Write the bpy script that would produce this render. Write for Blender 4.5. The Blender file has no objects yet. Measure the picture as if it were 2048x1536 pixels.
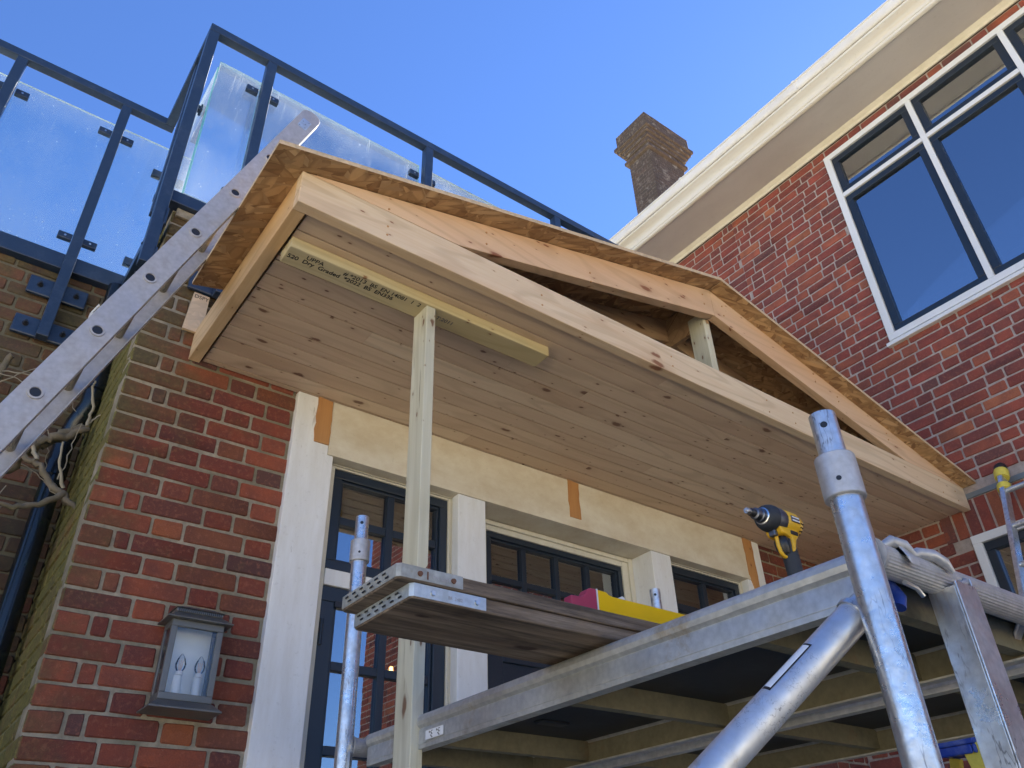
import bpy, bmesh, math, random
from mathutils import Vector, Matrix
random.seed(11)
S = bpy.context.scene
COL = S.collection
# ------------------------------------------------------------------ camera
yaw, pit, rol = math.radians(37.83111), math.radians(34.166), math.radians(-2.07127)
F = 1614.444
cy, sy, cp, sp = math.cos(yaw), math.sin(yaw), math.cos(pit), math.sin(pit)
fw = Vector((sy*cp, cy*cp, sp)); r0 = Vector((cy, -sy, 0)); u0 = r0.cross(fw)
rr = r0*math.cos(rol) + u0*math.sin(rol); uu = -r0*math.sin(rol) + u0*math.cos(rol)
cam = bpy.data.cameras.new('camera'); camo = bpy.data.objects.new('camera', cam); COL.objects.link(camo)
cam.sensor_width = 36; cam.lens = F*36/2048; cam.clip_start = 0.02; cam.clip_end = 3000
camo.matrix_world = Matrix(((rr.x, uu.x, -fw.x, 0), (rr.y, uu.y, -fw.y, 0), (rr.z, uu.z, -fw.z, 0), (0, 0, 0, 1)))
S.camera = camo
# ------------------------------------------------------------------ world, sun, exposure
SUN_AZ, SUN_EL = 76, 44           # azimuth measured from +Y towards +X
w = bpy.data.worlds.new('World'); S.world = w; w.use_nodes = True
nt = w.node_tree; bg = nt.nodes['Background']
sky = nt.nodes.new('ShaderNodeTexSky'); sky.sky_type = 'NISHITA'; sky.sun_disc = False
sky.sun_elevation = math.radians(SUN_EL); sky.sun_rotation = math.radians(SUN_AZ)
sky.air_density = 1.0; sky.dust_density = 0.05; sky.ozone_density = 2.2; sky.altitude = 60
tint = nt.nodes.new('ShaderNodeMix'); tint.data_type = 'RGBA'; tint.blend_type = 'MULTIPLY'; tint.inputs[0].default_value = 1
tint.inputs[7].default_value = (.46, .62, .92, 1)          # clear spring air: deeper blue than the model's default
nt.links.new(sky.outputs[0], tint.inputs[6]); nt.links.new(tint.outputs[2], bg.inputs[0]); bg.inputs[1].default_value = 0.0635
sl = bpy.data.lights.new('sun', 'SUN'); so = bpy.data.objects.new('sun', sl); COL.objects.link(so)
sl.energy = 5; sl.angle = math.radians(0.53); sl.color = (1, .94, .84)
az, el = math.radians(SUN_AZ), math.radians(SUN_EL)
sd = Vector((math.sin(az)*math.cos(el), math.cos(az)*math.cos(el), math.sin(el)))
so.rotation_euler = sd.to_track_quat('Z', 'Y').to_euler(); so.location = sd*40
S.view_settings.view_transform = 'Standard'; S.view_settings.look = 'None'
S.view_settings.gamma = 1; S.view_settings.exposure = 2.17
GZ = -1.4
# ------------------------------------------------------------------ node helpers
class NT:
    def __init__(s, name):
        s.m = bpy.data.materials.new(name); s.m.use_nodes = True; s.t = s.m.node_tree
        s.t.nodes.clear(); s.out = s.n('ShaderNodeOutputMaterial'); s.b = s.n('ShaderNodeBsdfPrincipled')
        s.l(s.b.outputs[0], s.out.inputs[0])
    def n(s, ty, **kw):
        k = s.t.nodes.new(ty)
        for a, v in kw.items(): setattr(k, a, v)
        return k
    def l(s, a, b): s.t.links.new(a, b)
    def put(s, sock, v):
        if hasattr(v, 'is_linked') or isinstance(v, bpy.types.NodeSocket): s.l(v, sock)
        else: sock.default_value = v
    def co(s, sc=(1, 1, 1), rot=(0, 0, 0), src='Object'):
        c = s.n('ShaderNodeTexCoord'); m = s.n('ShaderNodeMapping')
        s.l(c.outputs[src], m.inputs[0]); m.inputs['Scale'].default_value = sc; m.inputs['Rotation'].default_value = rot
        return m.outputs[0]
    def noise(s, v, scale=1, det=4, rough=.55, w=None, dist=0):
        k = s.n('ShaderNodeTexNoise'); k.inputs['Scale'].default_value = scale; k.inputs['Detail'].default_value = det
        k.inputs['Roughness'].default_value = rough; k.inputs['Distortion'].default_value = dist
        if w is not None: k.noise_dimensions = '4D'; s.put(k.inputs['W'], w)
        s.l(v, k.inputs['Vector']); return k.outputs['Fac']
    def vor(s, v, scale=1, w=None, feat='F1'):
        k = s.n('ShaderNodeTexVoronoi'); k.inputs['Scale'].default_value = scale; k.feature = feat
        if w is not None: k.voronoi_dimensions = '4D'; s.put(k.inputs['W'], w)
        s.l(v, k.inputs['Vector']); return k
    def math(s, op, a, b=0.0, c=None, clamp=False):
        k = s.n('ShaderNodeMath', operation=op, use_clamp=clamp); s.put(k.inputs[0], a); s.put(k.inputs[1], b)
        if c is not None: s.put(k.inputs[2], c)
        return k.outputs[0]
    def ramp(s, f, a, b, lo=0., hi=1.):
        k = s.n('ShaderNodeMapRange'); s.put(k.inputs[0], f); s.put(k.inputs[1], a); s.put(k.inputs[2], b)
        s.put(k.inputs[3], lo); s.put(k.inputs[4], hi); k.clamp = True; return k.outputs[0]
    def mix(s, f, a, b, mode='MIX'):
        k = s.n('ShaderNodeMix', data_type='RGBA', blend_type=mode); s.put(k.inputs[0], f)
        for so_, v in ((k.inputs[6], a), (k.inputs[7], b)):
            if isinstance(v, tuple): so_.default_value = (v[0], v[1], v[2], 1)
            else: s.l(v, so_)
        return k.outputs[2]
    def attr(s, name='Col'):
        k = s.n('ShaderNodeAttribute', attribute_name=name); return k
    def bump(s, h, st=.3, d=.01):
        k = s.n('ShaderNodeBump'); k.inputs['Strength'].default_value = st; k.inputs['Distance'].default_value = d
        s.l(h, k.inputs['Height']); s.l(k.outputs[0], s.b.inputs['Normal'])
    def sepz(s, v):
        k = s.n('ShaderNodeSeparateXYZ'); s.l(v, k.inputs[0]); return k.outputs
    def base(s, c, rough=.6, metal=0., spec=.5):
        if isinstance(c, tuple): s.b.inputs['Base Color'].default_value = (c[0], c[1], c[2], 1)
        else: s.l(c, s.b.inputs['Base Color'])
        s.put(s.b.inputs['Roughness'], rough); s.b.inputs['Metallic'].default_value = metal
        s.b.inputs['Specular IOR Level'].default_value = spec
        return s

def brick_mat(name, moss=0., grime=0., dark=1., lich=0., green=0):
    m = NT(name); p = m.co(); a = m.attr().outputs['Color']
    n1 = m.noise(p, 9, 5); n2 = m.noise(p, 60, 4, .7); n3 = m.noise(p, 260, 2)
    c = m.mix(m.ramp(n1, .35, .7, 0, .55), a, (.10*dark, .045*dark, .045*dark))
    c = m.mix(m.ramp(n2, .52, .75, 0, .5), c, (.42*dark, .16*dark, .10*dark))
    c = m.mix(m.ramp(n3, .35, .7, .25, 0), c, (.03, .02, .02))
    v = m.vor(p, 42)
    c = m.mix(m.ramp(v.outputs['Distance'], .02, .07, .28, 0), c, (.5, .42, .36))
    if grime: c = m.mix(m.ramp(m.noise(p, 3, 4), .4, .65, 0, grime), c, (.05, .045, .035))
    if moss:
        x = m.sepz(m.co()); mk = m.noise(p, 5, 5, .65)
        c = m.mix(m.ramp(m.math('ADD', mk, moss_term(m, x, moss)), .62, .95, 0, .8), c, m.mix(m.ramp(n2, .3, .7), *(((.075, .08, .03), (.20, .19, .05)) if green else ((.060, .055, .030), (.115, .105, .045)))))
    if lich: c = m.mix(.6, c, m.mix(n2, (.045, .04, .038), (.11, .09, .08)))
    if lich: c = m.mix(m.ramp(m.noise(p, 7, 6, .7), .55, .66, 0, lich), c, (.45, .43, .38))
    m.base(c, .85, 0, .25); m.bump(m.math('ADD', n2, n3), .35, .006); return m.m
def moss_term(m, x, k):
    # older, damper brickwork near the outer corner and under the coping
    a = m.ramp(x[0], .35, .78, .34*k, 0); b = m.ramp(x[2], 1.3, 2.5, 0, .30*k)
    return m.math('MULTIPLY', m.math('ADD', a, b), m.ramp(x[0], .4, 1.3, 1, .35))
def mortar_mat(name, col, moss=0):
    m = NT(name); p = m.co(); n = m.noise(p, 30, 5, .7)
    c = m.mix(m.ramp(n, .3, .7), tuple(.55*v for v in col), col)
    c = m.mix(m.ramp(m.noise(p, 4, 3), .4, .65, 0, .4+moss), c, (.13, .12, .075) if moss else tuple(.6*v for v in col))
    m.base(c, .95, 0, .1); m.bump(n, .5, .004); return m.m

def wood(name, axis, light, dark, knot=.5, knotcol=(.12, .045, .02), rough=.6, attr=False, grain=1., tint=None, weather=0, dirt=0., kscale=1., checks=0.):
    m = NT(name); i = 'xyz'.index(axis)
    def sc(a, c): v = [c]*3; v[i] = a; return tuple(v)
    W = 0.0
    at = None
    if attr:
        at = m.sepz(m.attr().outputs['Vector']); W = m.math('MULTIPLY', at[0], 60.0)
    g1 = m.noise(m.co(sc(.9, 16)), 1, 5, .6, w=W, dist=.8)
    g2 = m.noise(m.co(sc(4, 140)), 1, 3, .6, w=W)
    # growth rings: warped bands across the board
    wv = m.noise(m.co(sc(.45, 3.2)), 1, 2, .5, w=W, dist=.3)
    rings = m.math('SINE', m.math('MULTIPLY', wv, 95.0))
    f = m.math('ADD', m.math('MULTIPLY', g1, .62), m.math('MULTIPLY', g2, .38*grain))
    c = m.mix(m.ramp(f, .28, .68), dark, light)
    c = m.mix(m.ramp(rings, .35, 1, 0, .38*grain), c, tuple(.72*v for v in dark))
    if tint: c = m.mix(m.ramp(m.noise(m.co(sc(.8, 3)), 1, 3, w=W), .4, .7, 0, .7), c, tint)
    if attr: c = m.mix(m.ramp(at[1], 0, 1, 0, .6), c, tuple(v*.60 for v in (light[0]*1.08, light[1]*.88, light[2]*.80)), 'MIX')
    # knots: cells laid out in two dimensions (along the grain, round the section) so every face carries some
    wob = m.n('ShaderNodeTexNoise'); wob.inputs['Scale'].default_value = 22; m.l(m.co(), wob.inputs['Vector']); wx = m.sepz(wob.outputs['Color'])
    xyz = m.sepz(m.co()); al = xyz[i]; o1, o2 = [xyz[j] for j in range(3) if j != i]
    cr = m.math('ADD', o1, m.math('MULTIPLY', o2, 1.31))
    for (a_, c_, th, lay) in ((3.6*kscale, 8.5*kscale, .115, 0), (9*kscale, 19*kscale, .085, 7.7)):
        cb = m.n('ShaderNodeCombineXYZ')
        m.l(m.math('ADD', m.math('MULTIPLY', al, a_), m.math('ADD', m.math('MULTIPLY', wx[0], .10), m.math('ADD', W, lay) if attr else lay)), cb.inputs[0])
        m.l(m.math('ADD', m.math('MULTIPLY', cr, c_), m.math('ADD', m.math('MULTIPLY', wx[1], .22), m.math('MULTIPLY', W, 1.7) if attr else lay)), cb.inputs[1])
        v = m.n('ShaderNodeTexVoronoi'); v.voronoi_dimensions = '2D'; v.inputs['Scale'].default_value = 1; m.l(cb.outputs[0], v.inputs['Vector'])
        rnd = m.sepz(v.outputs['Color'])
        size = m.math('MAXIMUM', m.math('MULTIPLY', m.math('SUBTRACT', rnd[0], 1-knot), th/knot*1.3), 0.0005)
        q = m.math('DIVIDE', v.outputs['Distance'], size)
        c = m.mix(m.ramp(q, .9, 3.2, .38, 0), c, tuple(.6*a+.4*b for a, b in zip(dark, knotcol)))
        c = m.mix(m.ramp(q, .6, 1.1, .93, 0), c, knotcol)
    if checks:
        ck = m.noise(m.co(sc(2.2, 60)), 1, 3, .5); c = m.mix(m.ramp(ck, .685, .70, 0, checks), c, (.07, .05, .03))
    if weather:
        c = m.mix(m.ramp(m.noise(m.co(sc(2, 30)), 1, 6, .75), .4, .62, 0, weather), c, (.045, .035, .028))
    if dirt:
        c = m.mix(m.ramp(m.noise(m.co((6, 6, 6)), 1, 5, .7), .5, .75, 0, dirt), c, (.25, .17, .10))
    m.base(c, rough, 0, .35); m.bump(m.math('ADD', g2, m.math('MULTIPLY', g1, .6)), .18+.5*weather, .004); return m.m

def osb(name, k_=1., plane='xy', lite=0.):
    m = NT(name)
    rots = [(.0, 5, 26), (.9, 6, 24), (-.7, 6, 28), (1.5, 7, 22), (.35, 5, 30)]
    sel = m.vor(m.co((8, 8, 8)), 1); c = None; h = None
    selr = m.sepz(sel.outputs['Color'])
    for k, (r, a, b) in enumerate([(r_, a_*1.5*k_, b_*1.25*k_) for r_, a_, b_ in rots]):
        if plane == 'xy': mp = m.co((a, b, 3)); rot = (0, 0, r)
        else: mp = m.co((a, 3, b)); rot = (0, r, 0)
        # rotate first, then stretch
        c0 = m.n('ShaderNodeTexCoord'); m1 = m.n('ShaderNodeMapping'); m1.inputs['Rotation'].default_value = rot
        m2 = m.n('ShaderNodeMapping'); m2.inputs['Scale'].default_value = (a, b, 3) if plane == 'xy' else (a, 3, b)
        m2.inputs['Location'].default_value = (k*3.3, k*1.7, 0)
        m.l(c0.outputs['Object'], m1.inputs[0]); m.l(m1.outputs[0], m2.inputs[0])
        v = m.vor(m2.outputs[0], 1); rn = m.sepz(v.outputs['Color'])
        g = m.noise(m2.outputs[0], 3.5, 4, .7)
        t = m.math('ADD', m.math('MULTIPLY', rn[1], .75), m.math('MULTIPLY', g, .35))
        col = m.mix(m.ramp(t, .1, .95), (.24, .125, .055), (.58, .37, .18))
        col = m.mix(m.ramp(rn[2], .82, .86, 0, .6), col, (.62, .43, .24))
        col = m.mix(m.ramp(v.outputs['Distance'], .42, .62, 0, .35), col, (.09, .04, .016))
        if c is None: c, h = col, rn[1]
        else:
            f = m.math('GREATER_THAN', m.math('FRACT', m.math('ADD', m.math('MULTIPLY', rn[0], 3.7), m.math('MULTIPLY', selr[0], .8))), .55)
            c = m.mix(f, c, col); h = m.math('ADD', h, rn[1])
    if lite: c = m.mix(lite, c, (.80, .62, .42))
    m.base(c, .55, 0, .4); m.bump(h, .25, .003); return m.m

def metal(name, col, rough=.35, stain=.25, mott=.3, staincol=(.45, .38, .3), met=1., scratch=None, hair=None):
    m = NT(name); p = m.co()
    n = m.noise(p, 22, 5, .7); v = m.vor(p, 70); n4 = m.noise(p, 5, 3)
    c = m.mix(m.math('MULTIPLY', m.ramp(m.math('ADD', n, m.math('MULTIPLY', v.outputs['Distance'], .3)), .4, .85), mott), col, tuple(.45*x for x in col))
    c = m.mix(m.ramp(m.noise(p, 7, 6, .75), .58, .68, 0, stain), c, staincol)
    if scratch:
        sc_ = m.noise(m.co(scratch), 1, 4, .7); c = m.mix(m.ramp(sc_, .62, .72, 0, .4), c, (.75, .75, .75))
    if hair:
        # fine dark scuffs: thin contour bands of a noise, only in patches
        hb = m.math('ABSOLUTE', m.math('SUBTRACT', m.noise(m.co(hair), 1, 3, .6), .5)); pt = m.ramp(m.noise(p, 11, 3), .48, .62)
        c = m.mix(m.math('MULTIPLY', m.ramp(hb, .006, .016, .6, 0), pt), c, (.10, .09, .10))
        sm_ = m.noise(m.co((hair[0]*.6, hair[1]*.6, hair[2]*.35)), 1, 5, .7); c = m.mix(m.ramp(sm_, .60, .70, 0, .55), c, staincol)
    m.base(c, m.ramp(m.math('ADD', n, n4), .7, 1.3, rough-.1, rough+.22), met, .5)
    m.bump(m.math('ADD', n, m.noise(p, 120, 2)), .12, .003); return m.m
def plain(name, col, rough=.5, met=0., var=.25, scale=12, bumps=.1, dirtc=None, dirt=0.):
    m = NT(name); p = m.co(); n = m.noise(p, scale, 5, .65)
    c = m.mix(m.math('MULTIPLY', m.ramp(n, .35, .7), var), col, tuple(.5*x for x in col))
    if dirtc: c = m.mix(m.ramp(m.noise(p, scale*.4, 6, .75), .5, .7, 0, dirt), c, dirtc)
    m.base(c, rough, met); 
    if bumps: m.bump(m.noise(p, scale*8, 3), bumps, .002)
    return m.m
def painted(name, col, old, amount=.5, streak=(3, 3, .6), rough=.55, crack=0.):
    m = NT(name); p = m.co(streak); n = m.noise(p, 2.2, 6, .7)
    c = m.mix(m.ramp(n, .35, .7, 0, amount), col, old)
    c = m.mix(m.ramp(m.noise(m.co(), 40, 4, .7), .6, .75, 0, .3), c, tuple(.6*x for x in old))
    c = m.mix(m.ramp(m.noise(m.co((9, 9, 1.2)), 3, 4, .8), .66, .7, 0, crack), c, (.16, .13, .1))
    m.base(c, rough, 0, .4); m.bump(m.noise(m.co((20, 20, 3)), 2, 4), .12, .003); return m.m
def pane_mat(name, refl=.33, clear=.58, ior=1.6):
    m = NT(name); m.t.nodes.remove(m.b)
    tr = m.n('ShaderNodeBsdfTransparent'); tr.inputs[0].default_value = (clear, clear, clear, 1)
    gl = m.n('ShaderNodeBsdfGlossy'); gl.inputs['Roughness'].default_value = .008; gl.inputs[0].default_value = (.93, .97, 1, 1)
    fr = m.n('ShaderNodeFresnel'); fr.inputs[0].default_value = ior
    f = m.math('ADD', m.math('MULTIPLY', fr.outputs[0], 1-refl), refl, clamp=True)
    mx = m.n('ShaderNodeMixShader'); m.l(f, mx.inputs[0]); m.l(tr.outputs[0], mx.inputs[1]); m.l(gl.outputs[0], mx.inputs[2])
    bp = m.n('ShaderNodeBump'); bp.inputs['Strength'].default_value = .02; bp.inputs['Distance'].default_value = .02
    m.l(m.noise(m.co(), 1.5, 1), bp.inputs['Height']); m.l(bp.outputs[0], gl.inputs['Normal'])
    m.l(mx.outputs[0], m.out.inputs[0]); return m.m
def balc_glass(name):
    m = NT(name); m.t.nodes.remove(m.b)
    tr = m.n('ShaderNodeBsdfTransparent'); tr.inputs[0].default_value = (.93, .975, .965, 1)
    gl = m.n('ShaderNodeBsdfGlossy'); gl.inputs['Roughness'].default_value = .02
    fr = m.n('ShaderNodeFresnel'); fr.inputs[0].default_value = 1.3
    mx = m.n('ShaderNodeMixShader'); m.l(m.math('MULTIPLY', fr.outputs[0], .7), mx.inputs[0]); m.l(tr.outputs[0], mx.inputs[1]); m.l(gl.outputs[0], mx.inputs[2])
    tl = m.n('ShaderNodeBsdfTranslucent'); tl.inputs[0].default_value = (.85, .9, .95, 1)
    df = m.n('ShaderNodeBsdfDiffuse'); df.inputs[0].default_value = (.8, .85, .9, 1)
    m3 = m.n('ShaderNodeMixShader'); m3.inputs[0].default_value = .35; m.l(tl.outputs[0], m3.inputs[1]); m.l(df.outputs[0], m3.inputs[2])
    z = m.sepz(m.co())[2]
    sm = m.noise(m.co((1.5, 1.5, .8)), 2.5, 5, .65); sp_ = m.noise(m.co(), 26, 5, .75); st = m.noise(m.co((26, 26, 1.3)), 1.4, 4, .7)
    edge = m.math('ADD', m.ramp(z, 3.64, 3.83, 0, .35), m.ramp(z, 2.84, 3.25, .34, 0))
    d = m.math('ADD', m.ramp(sm, .38, .8, .01, .08), m.math('MULTIPLY', m.ramp(sp_, .62, .76), m.math('ADD', edge, .22)))
    d = m.math('ADD', d, m.math('MULTIPLY', m.ramp(st, .60, .70), m.ramp(z, 3.4, 3.8, .02, .28)))
    vd = m.vor(m.co(), 17); d = m.math('ADD', d, m.ramp(vd.outputs['Distance'], .02, .05, .5, 0))
    d = m.math('ADD', d, m.math('MULTIPLY', edge, .25))
    m4 = m.n('ShaderNodeMixShader'); m.l(m.math('MINIMUM', d, .75), m4.inputs[0]); m.l(mx.outputs[0], m4.inputs[1]); m.l(m3.outputs[0], m4.inputs[2])
    m.l(m4.outputs[0], m.out.inputs[0]); return m.m
def emit(name, col, st):
    m = NT(name); m.b.inputs['Emission Color'].default_value = (*col, 1); m.b.inputs['Emission Strength'].default_value = st; m.base(col); return m.m

M = {}
M['brick_f'] = brick_mat('brick_front', moss=.85)
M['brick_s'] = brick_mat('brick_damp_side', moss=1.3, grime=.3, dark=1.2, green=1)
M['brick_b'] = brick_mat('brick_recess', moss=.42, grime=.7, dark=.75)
M['brick_r'] = brick_mat('brick_wing')
M['brick_c'] = brick_mat('brick_chimney', grime=.5, dark=.45, lich=.4)
M['mort_f'] = mortar_mat('mortar_front', (.40, .35, .27), .3)
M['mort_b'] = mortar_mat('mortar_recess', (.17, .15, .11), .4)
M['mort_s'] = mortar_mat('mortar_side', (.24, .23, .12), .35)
M['mort_r'] = mortar_mat('mortar_wing', (.48, .40, .35))
M['mort_c'] = mortar_mat('mortar_chimney', (.20, .17, .15))
M['navy'] = plain('navy_window_paint', (.015, .024, .038), .35, var=.15)
M['rail'] = plain('navy_powder_coat', (.019, .037, .080), .33, var=.2, scale=30, dirtc=(.1, .13, .2), dirt=.25)
M['white'] = painted('white_window_paint', (.70, .71, .72), (.62, .60, .55), .5)
M['pil'] = painted('chalky_white_paint', (.78, .79, .80), (.60, .58, .54), .55, streak=(7, 7, 1.2), crack=.35)
M['frz'] = painted('cream_stained_paint', (.70, .65, .54), (.55, .46, .33), .85, streak=(2.5, 2.5, 4), crack=.12)
M['reveal'] = painted('cream_reveal_paint', (.66, .62, .52), (.5, .45, .33), .5)
M['filler'] = wood('bare_timber_patch', 'z', (.56, .29, .11), (.40, .19, .07), .2, grain=.6)
M['eave'] = painted('eave_soffit_paint', (.57, .53, .50), (.47, .43, .40), .7, streak=(1, .5, 1), rough=.7)
M['fasc'] = painted('eave_fascia_paint', (.70, .68, .62), (.60, .46, .25), .45, streak=(1, .35, 9), rough=.45)
M['gut'] = painted('white_gutter', (.76, .75, .72), (.5, .42, .3), .35, streak=(4, 2, 4), rough=.35)
M['pine_x'] = wood('planed_pine_x', 'x', (.74, .62, .45), (.60, .43, .26), .14, knotcol=(.22, .08, .035), rough=.5, tint=(.62, .40, .24))
M['pine_rake'] = wood('planed_pine_rake', 'x', (.72, .52, .35), (.60, .39, .23), .22, knotcol=(.24, .08, .035), rough=.5, tint=(.62, .36, .2))
M['pine_y'] = wood('planed_pine_y', 'y', (.70, .53, .33), (.56, .36, .18), .15, knotcol=(.2, .07, .03), rough=.5, tint=(.6, .36, .16))
M['soffit'] = wood('soffit_cladding', 'x', (.72, .59, .44), (.58, .44, .31), .32, knotcol=(.15, .07, .04), rough=.5, attr=True, kscale=1.15)
M['header'] = wood('treated_header', 'x', (.56, .50, .34), (.42, .36, .23), .2, knotcol=(.2, .09, .04), tint=(.5, .38, .16))
M['treat_z'] = wood('treated_post', 'z', (.68, .68, .59), (.42, .40, .30), .5, knotcol=(.16, .08, .045), rough=.65, tint=(.55, .50, .34), checks=.7)
M['raft'] = wood('roof_timber', 'x', (.50, .34, .20), (.38, .23, .13), .4)
M['old_x'] = wood('weathered_board', 'x', (.27, .205, .15), (.12, .082, .056), .25, knotcol=(.04, .02, .015), rough=.85, weather=.85, dirt=.45, grain=1.6, checks=.8)
M['osb'] = osb('strand_board')
M['osb_v'] = osb('strand_board_offcut', 1.3, plane='xz', lite=.62)
M['osbedge'] = plain('strand_board_edge', (.62, .47, .30), .8, var=.6, scale=60, bumps=.5)
M['alu'] = metal('aluminium_tube', (.76, .78, .80), .29, .3, .6, (.50, .40, .33), scratch=(60, 60, 2), met=.88, hair=(45, 45, 9))
M['alu_rib'] = metal('ribbed_aluminium', (.58, .57, .57), .52, .5, .45, (.46, .40, .35), met=.7)
M['alu_brace'] = metal('brace_aluminium', (.72, .72, .73), .42, .12, .3, met=.85, hair=(70, 70, 70))
M['alu_beam'] = metal('platform_aluminium', (.64, .64, .62), .46, .6, .5, (.38, .29, .18), met=.75)
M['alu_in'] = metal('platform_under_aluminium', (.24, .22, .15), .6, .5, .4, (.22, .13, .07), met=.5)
M['alu_lad'] = metal('ladder_aluminium', (.50, .48, .48), .50, .25, .4, (.36, .33, .30), met=.55)
M['rung'] = metal('fluted_rung', (.34, .31, .25), .5, .3, .4, met=.8)
M['galv'] = metal('galvanised_band', (.66, .72, .76), .45, .4, .5, (.40, .36, .30), met=.85)
M['galv2'] = metal('dirty_band', (.52, .52, .48), .55, .85, .6, (.34, .29, .19), met=.7)
M['steel'] = metal('bright_fixing', (.7, .7, .7), .3, .1, .2)
M['rust'] = plain('rusty_nail', (.16, .07, .04), .8)
M['ply'] = plain('black_deck_ply', (.02, .02, .022), .55, var=.4, scale=20, dirtc=(.07, .07, .075), dirt=.35)
M['black'] = plain('black_plastic_and_holes', (.015, .016, .02), .4)
M['pipe'] = plain('gloss_black_pipe', (.008, .011, .017), .2, var=.3, dirtc=(.02, .05, .02), dirt=.4)
M['grip'] = plain('rubber_grip', (.022, .026, .034), .65, scale=40)
M['yel'] = plain('yellow_tool', (.68, .39, .015), .4, var=.1)
M['levy'] = plain('yellow_level', (.85, .52, .0), .3, var=.08)
M['pink'] = plain('pink_end_cap', (.38, .035, .085), .5, var=.1)
M['whitep'] = plain('white_plastic', (.75, .76, .78), .45, var=.15)
M['green'] = plain('green_vial', (.25, .75, .15), .2, var=.1)
M['dgrey'] = metal('gearcase', (.16, .17, .20), .45, .0, .2)
M['lant'] = plain('bronze_grey_lantern', (.17, .17, .165), .45, met=.5, var=.3, dirtc=(.3, .3, .28), dirt=.3)
M['opal'] = plain('opal_lantern_back', (.70, .76, .80), .5, var=.1)
M['candle'] = plain('candle_tube', (.72, .76, .8), .4, var=.05)
M['bark'] = plain('vine_bark', (.17, .14, .10), .9, var=.7, scale=30, bumps=.8, dirtc=(.09, .09, .03), dirt=.5)
M['twig'] = plain('dry_stem', (.30, .26, .19), .8, var=.4)
M['blue'] = plain('blue_step_ladder', (.012, .045, .30), .45, var=.3, dirtc=(.6, .65, .7), dirt=.25)
M['tyel'] = plain('yellow_tape', (.68, .56, .08), .6, var=.3, scale=60)
M['pane'] = pane_mat('window_pane', .30)
M['pane_w'] = pane_mat('wing_window_pane', .46)
M['bglass'] = balc_glass('balcony_glass')
M['gedge'] = plain('green_glass_edge', (.16, .62, .55), .15, var=.2)
M['gedge'].node_tree.nodes['Principled BSDF'].inputs['Transmission Weight'].default_value = .4
M['sun_edge'] = plain('sunlit_glass_edge', (.75, .9, .9), .15, var=.1); M['sun_edge'].node_tree.nodes['Principled BSDF'].inputs['Transmission Weight'].default_value = .3  # paler copy of the glass edge, sunlight put into its colour
M['lglass'] = pane_mat('lantern_glass', .0, .97, 1.45)
M['inside'] = plain('dark_interior', (.035, .022, .015), .9)
M['room'] = plain('wing_room_wall', (.05, .05, .05), .9)
M['ink'] = plain('black_ink', (.012, .012, .014), .8, var=0, bumps=0)
M['inkl'] = plain('faded_ink', (.10, .10, .12), .8, var=0, bumps=0)
M['tile'] = plain('clay_roof_tile', (.22, .09, .055), .85, scale=6)
M['lead'] = plain('grey_lintel_strip', (.17, .20, .22), .5, met=.4)
M['bulb'] = emit('lamp_glow', (1, .5, .14), 9)
M['filament'] = plain('filament', (.75, .5, .35), .4)
M['pave'] = plain('paving_ground', (.62, .54, .37), .9, var=.2, scale=.7)

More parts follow.
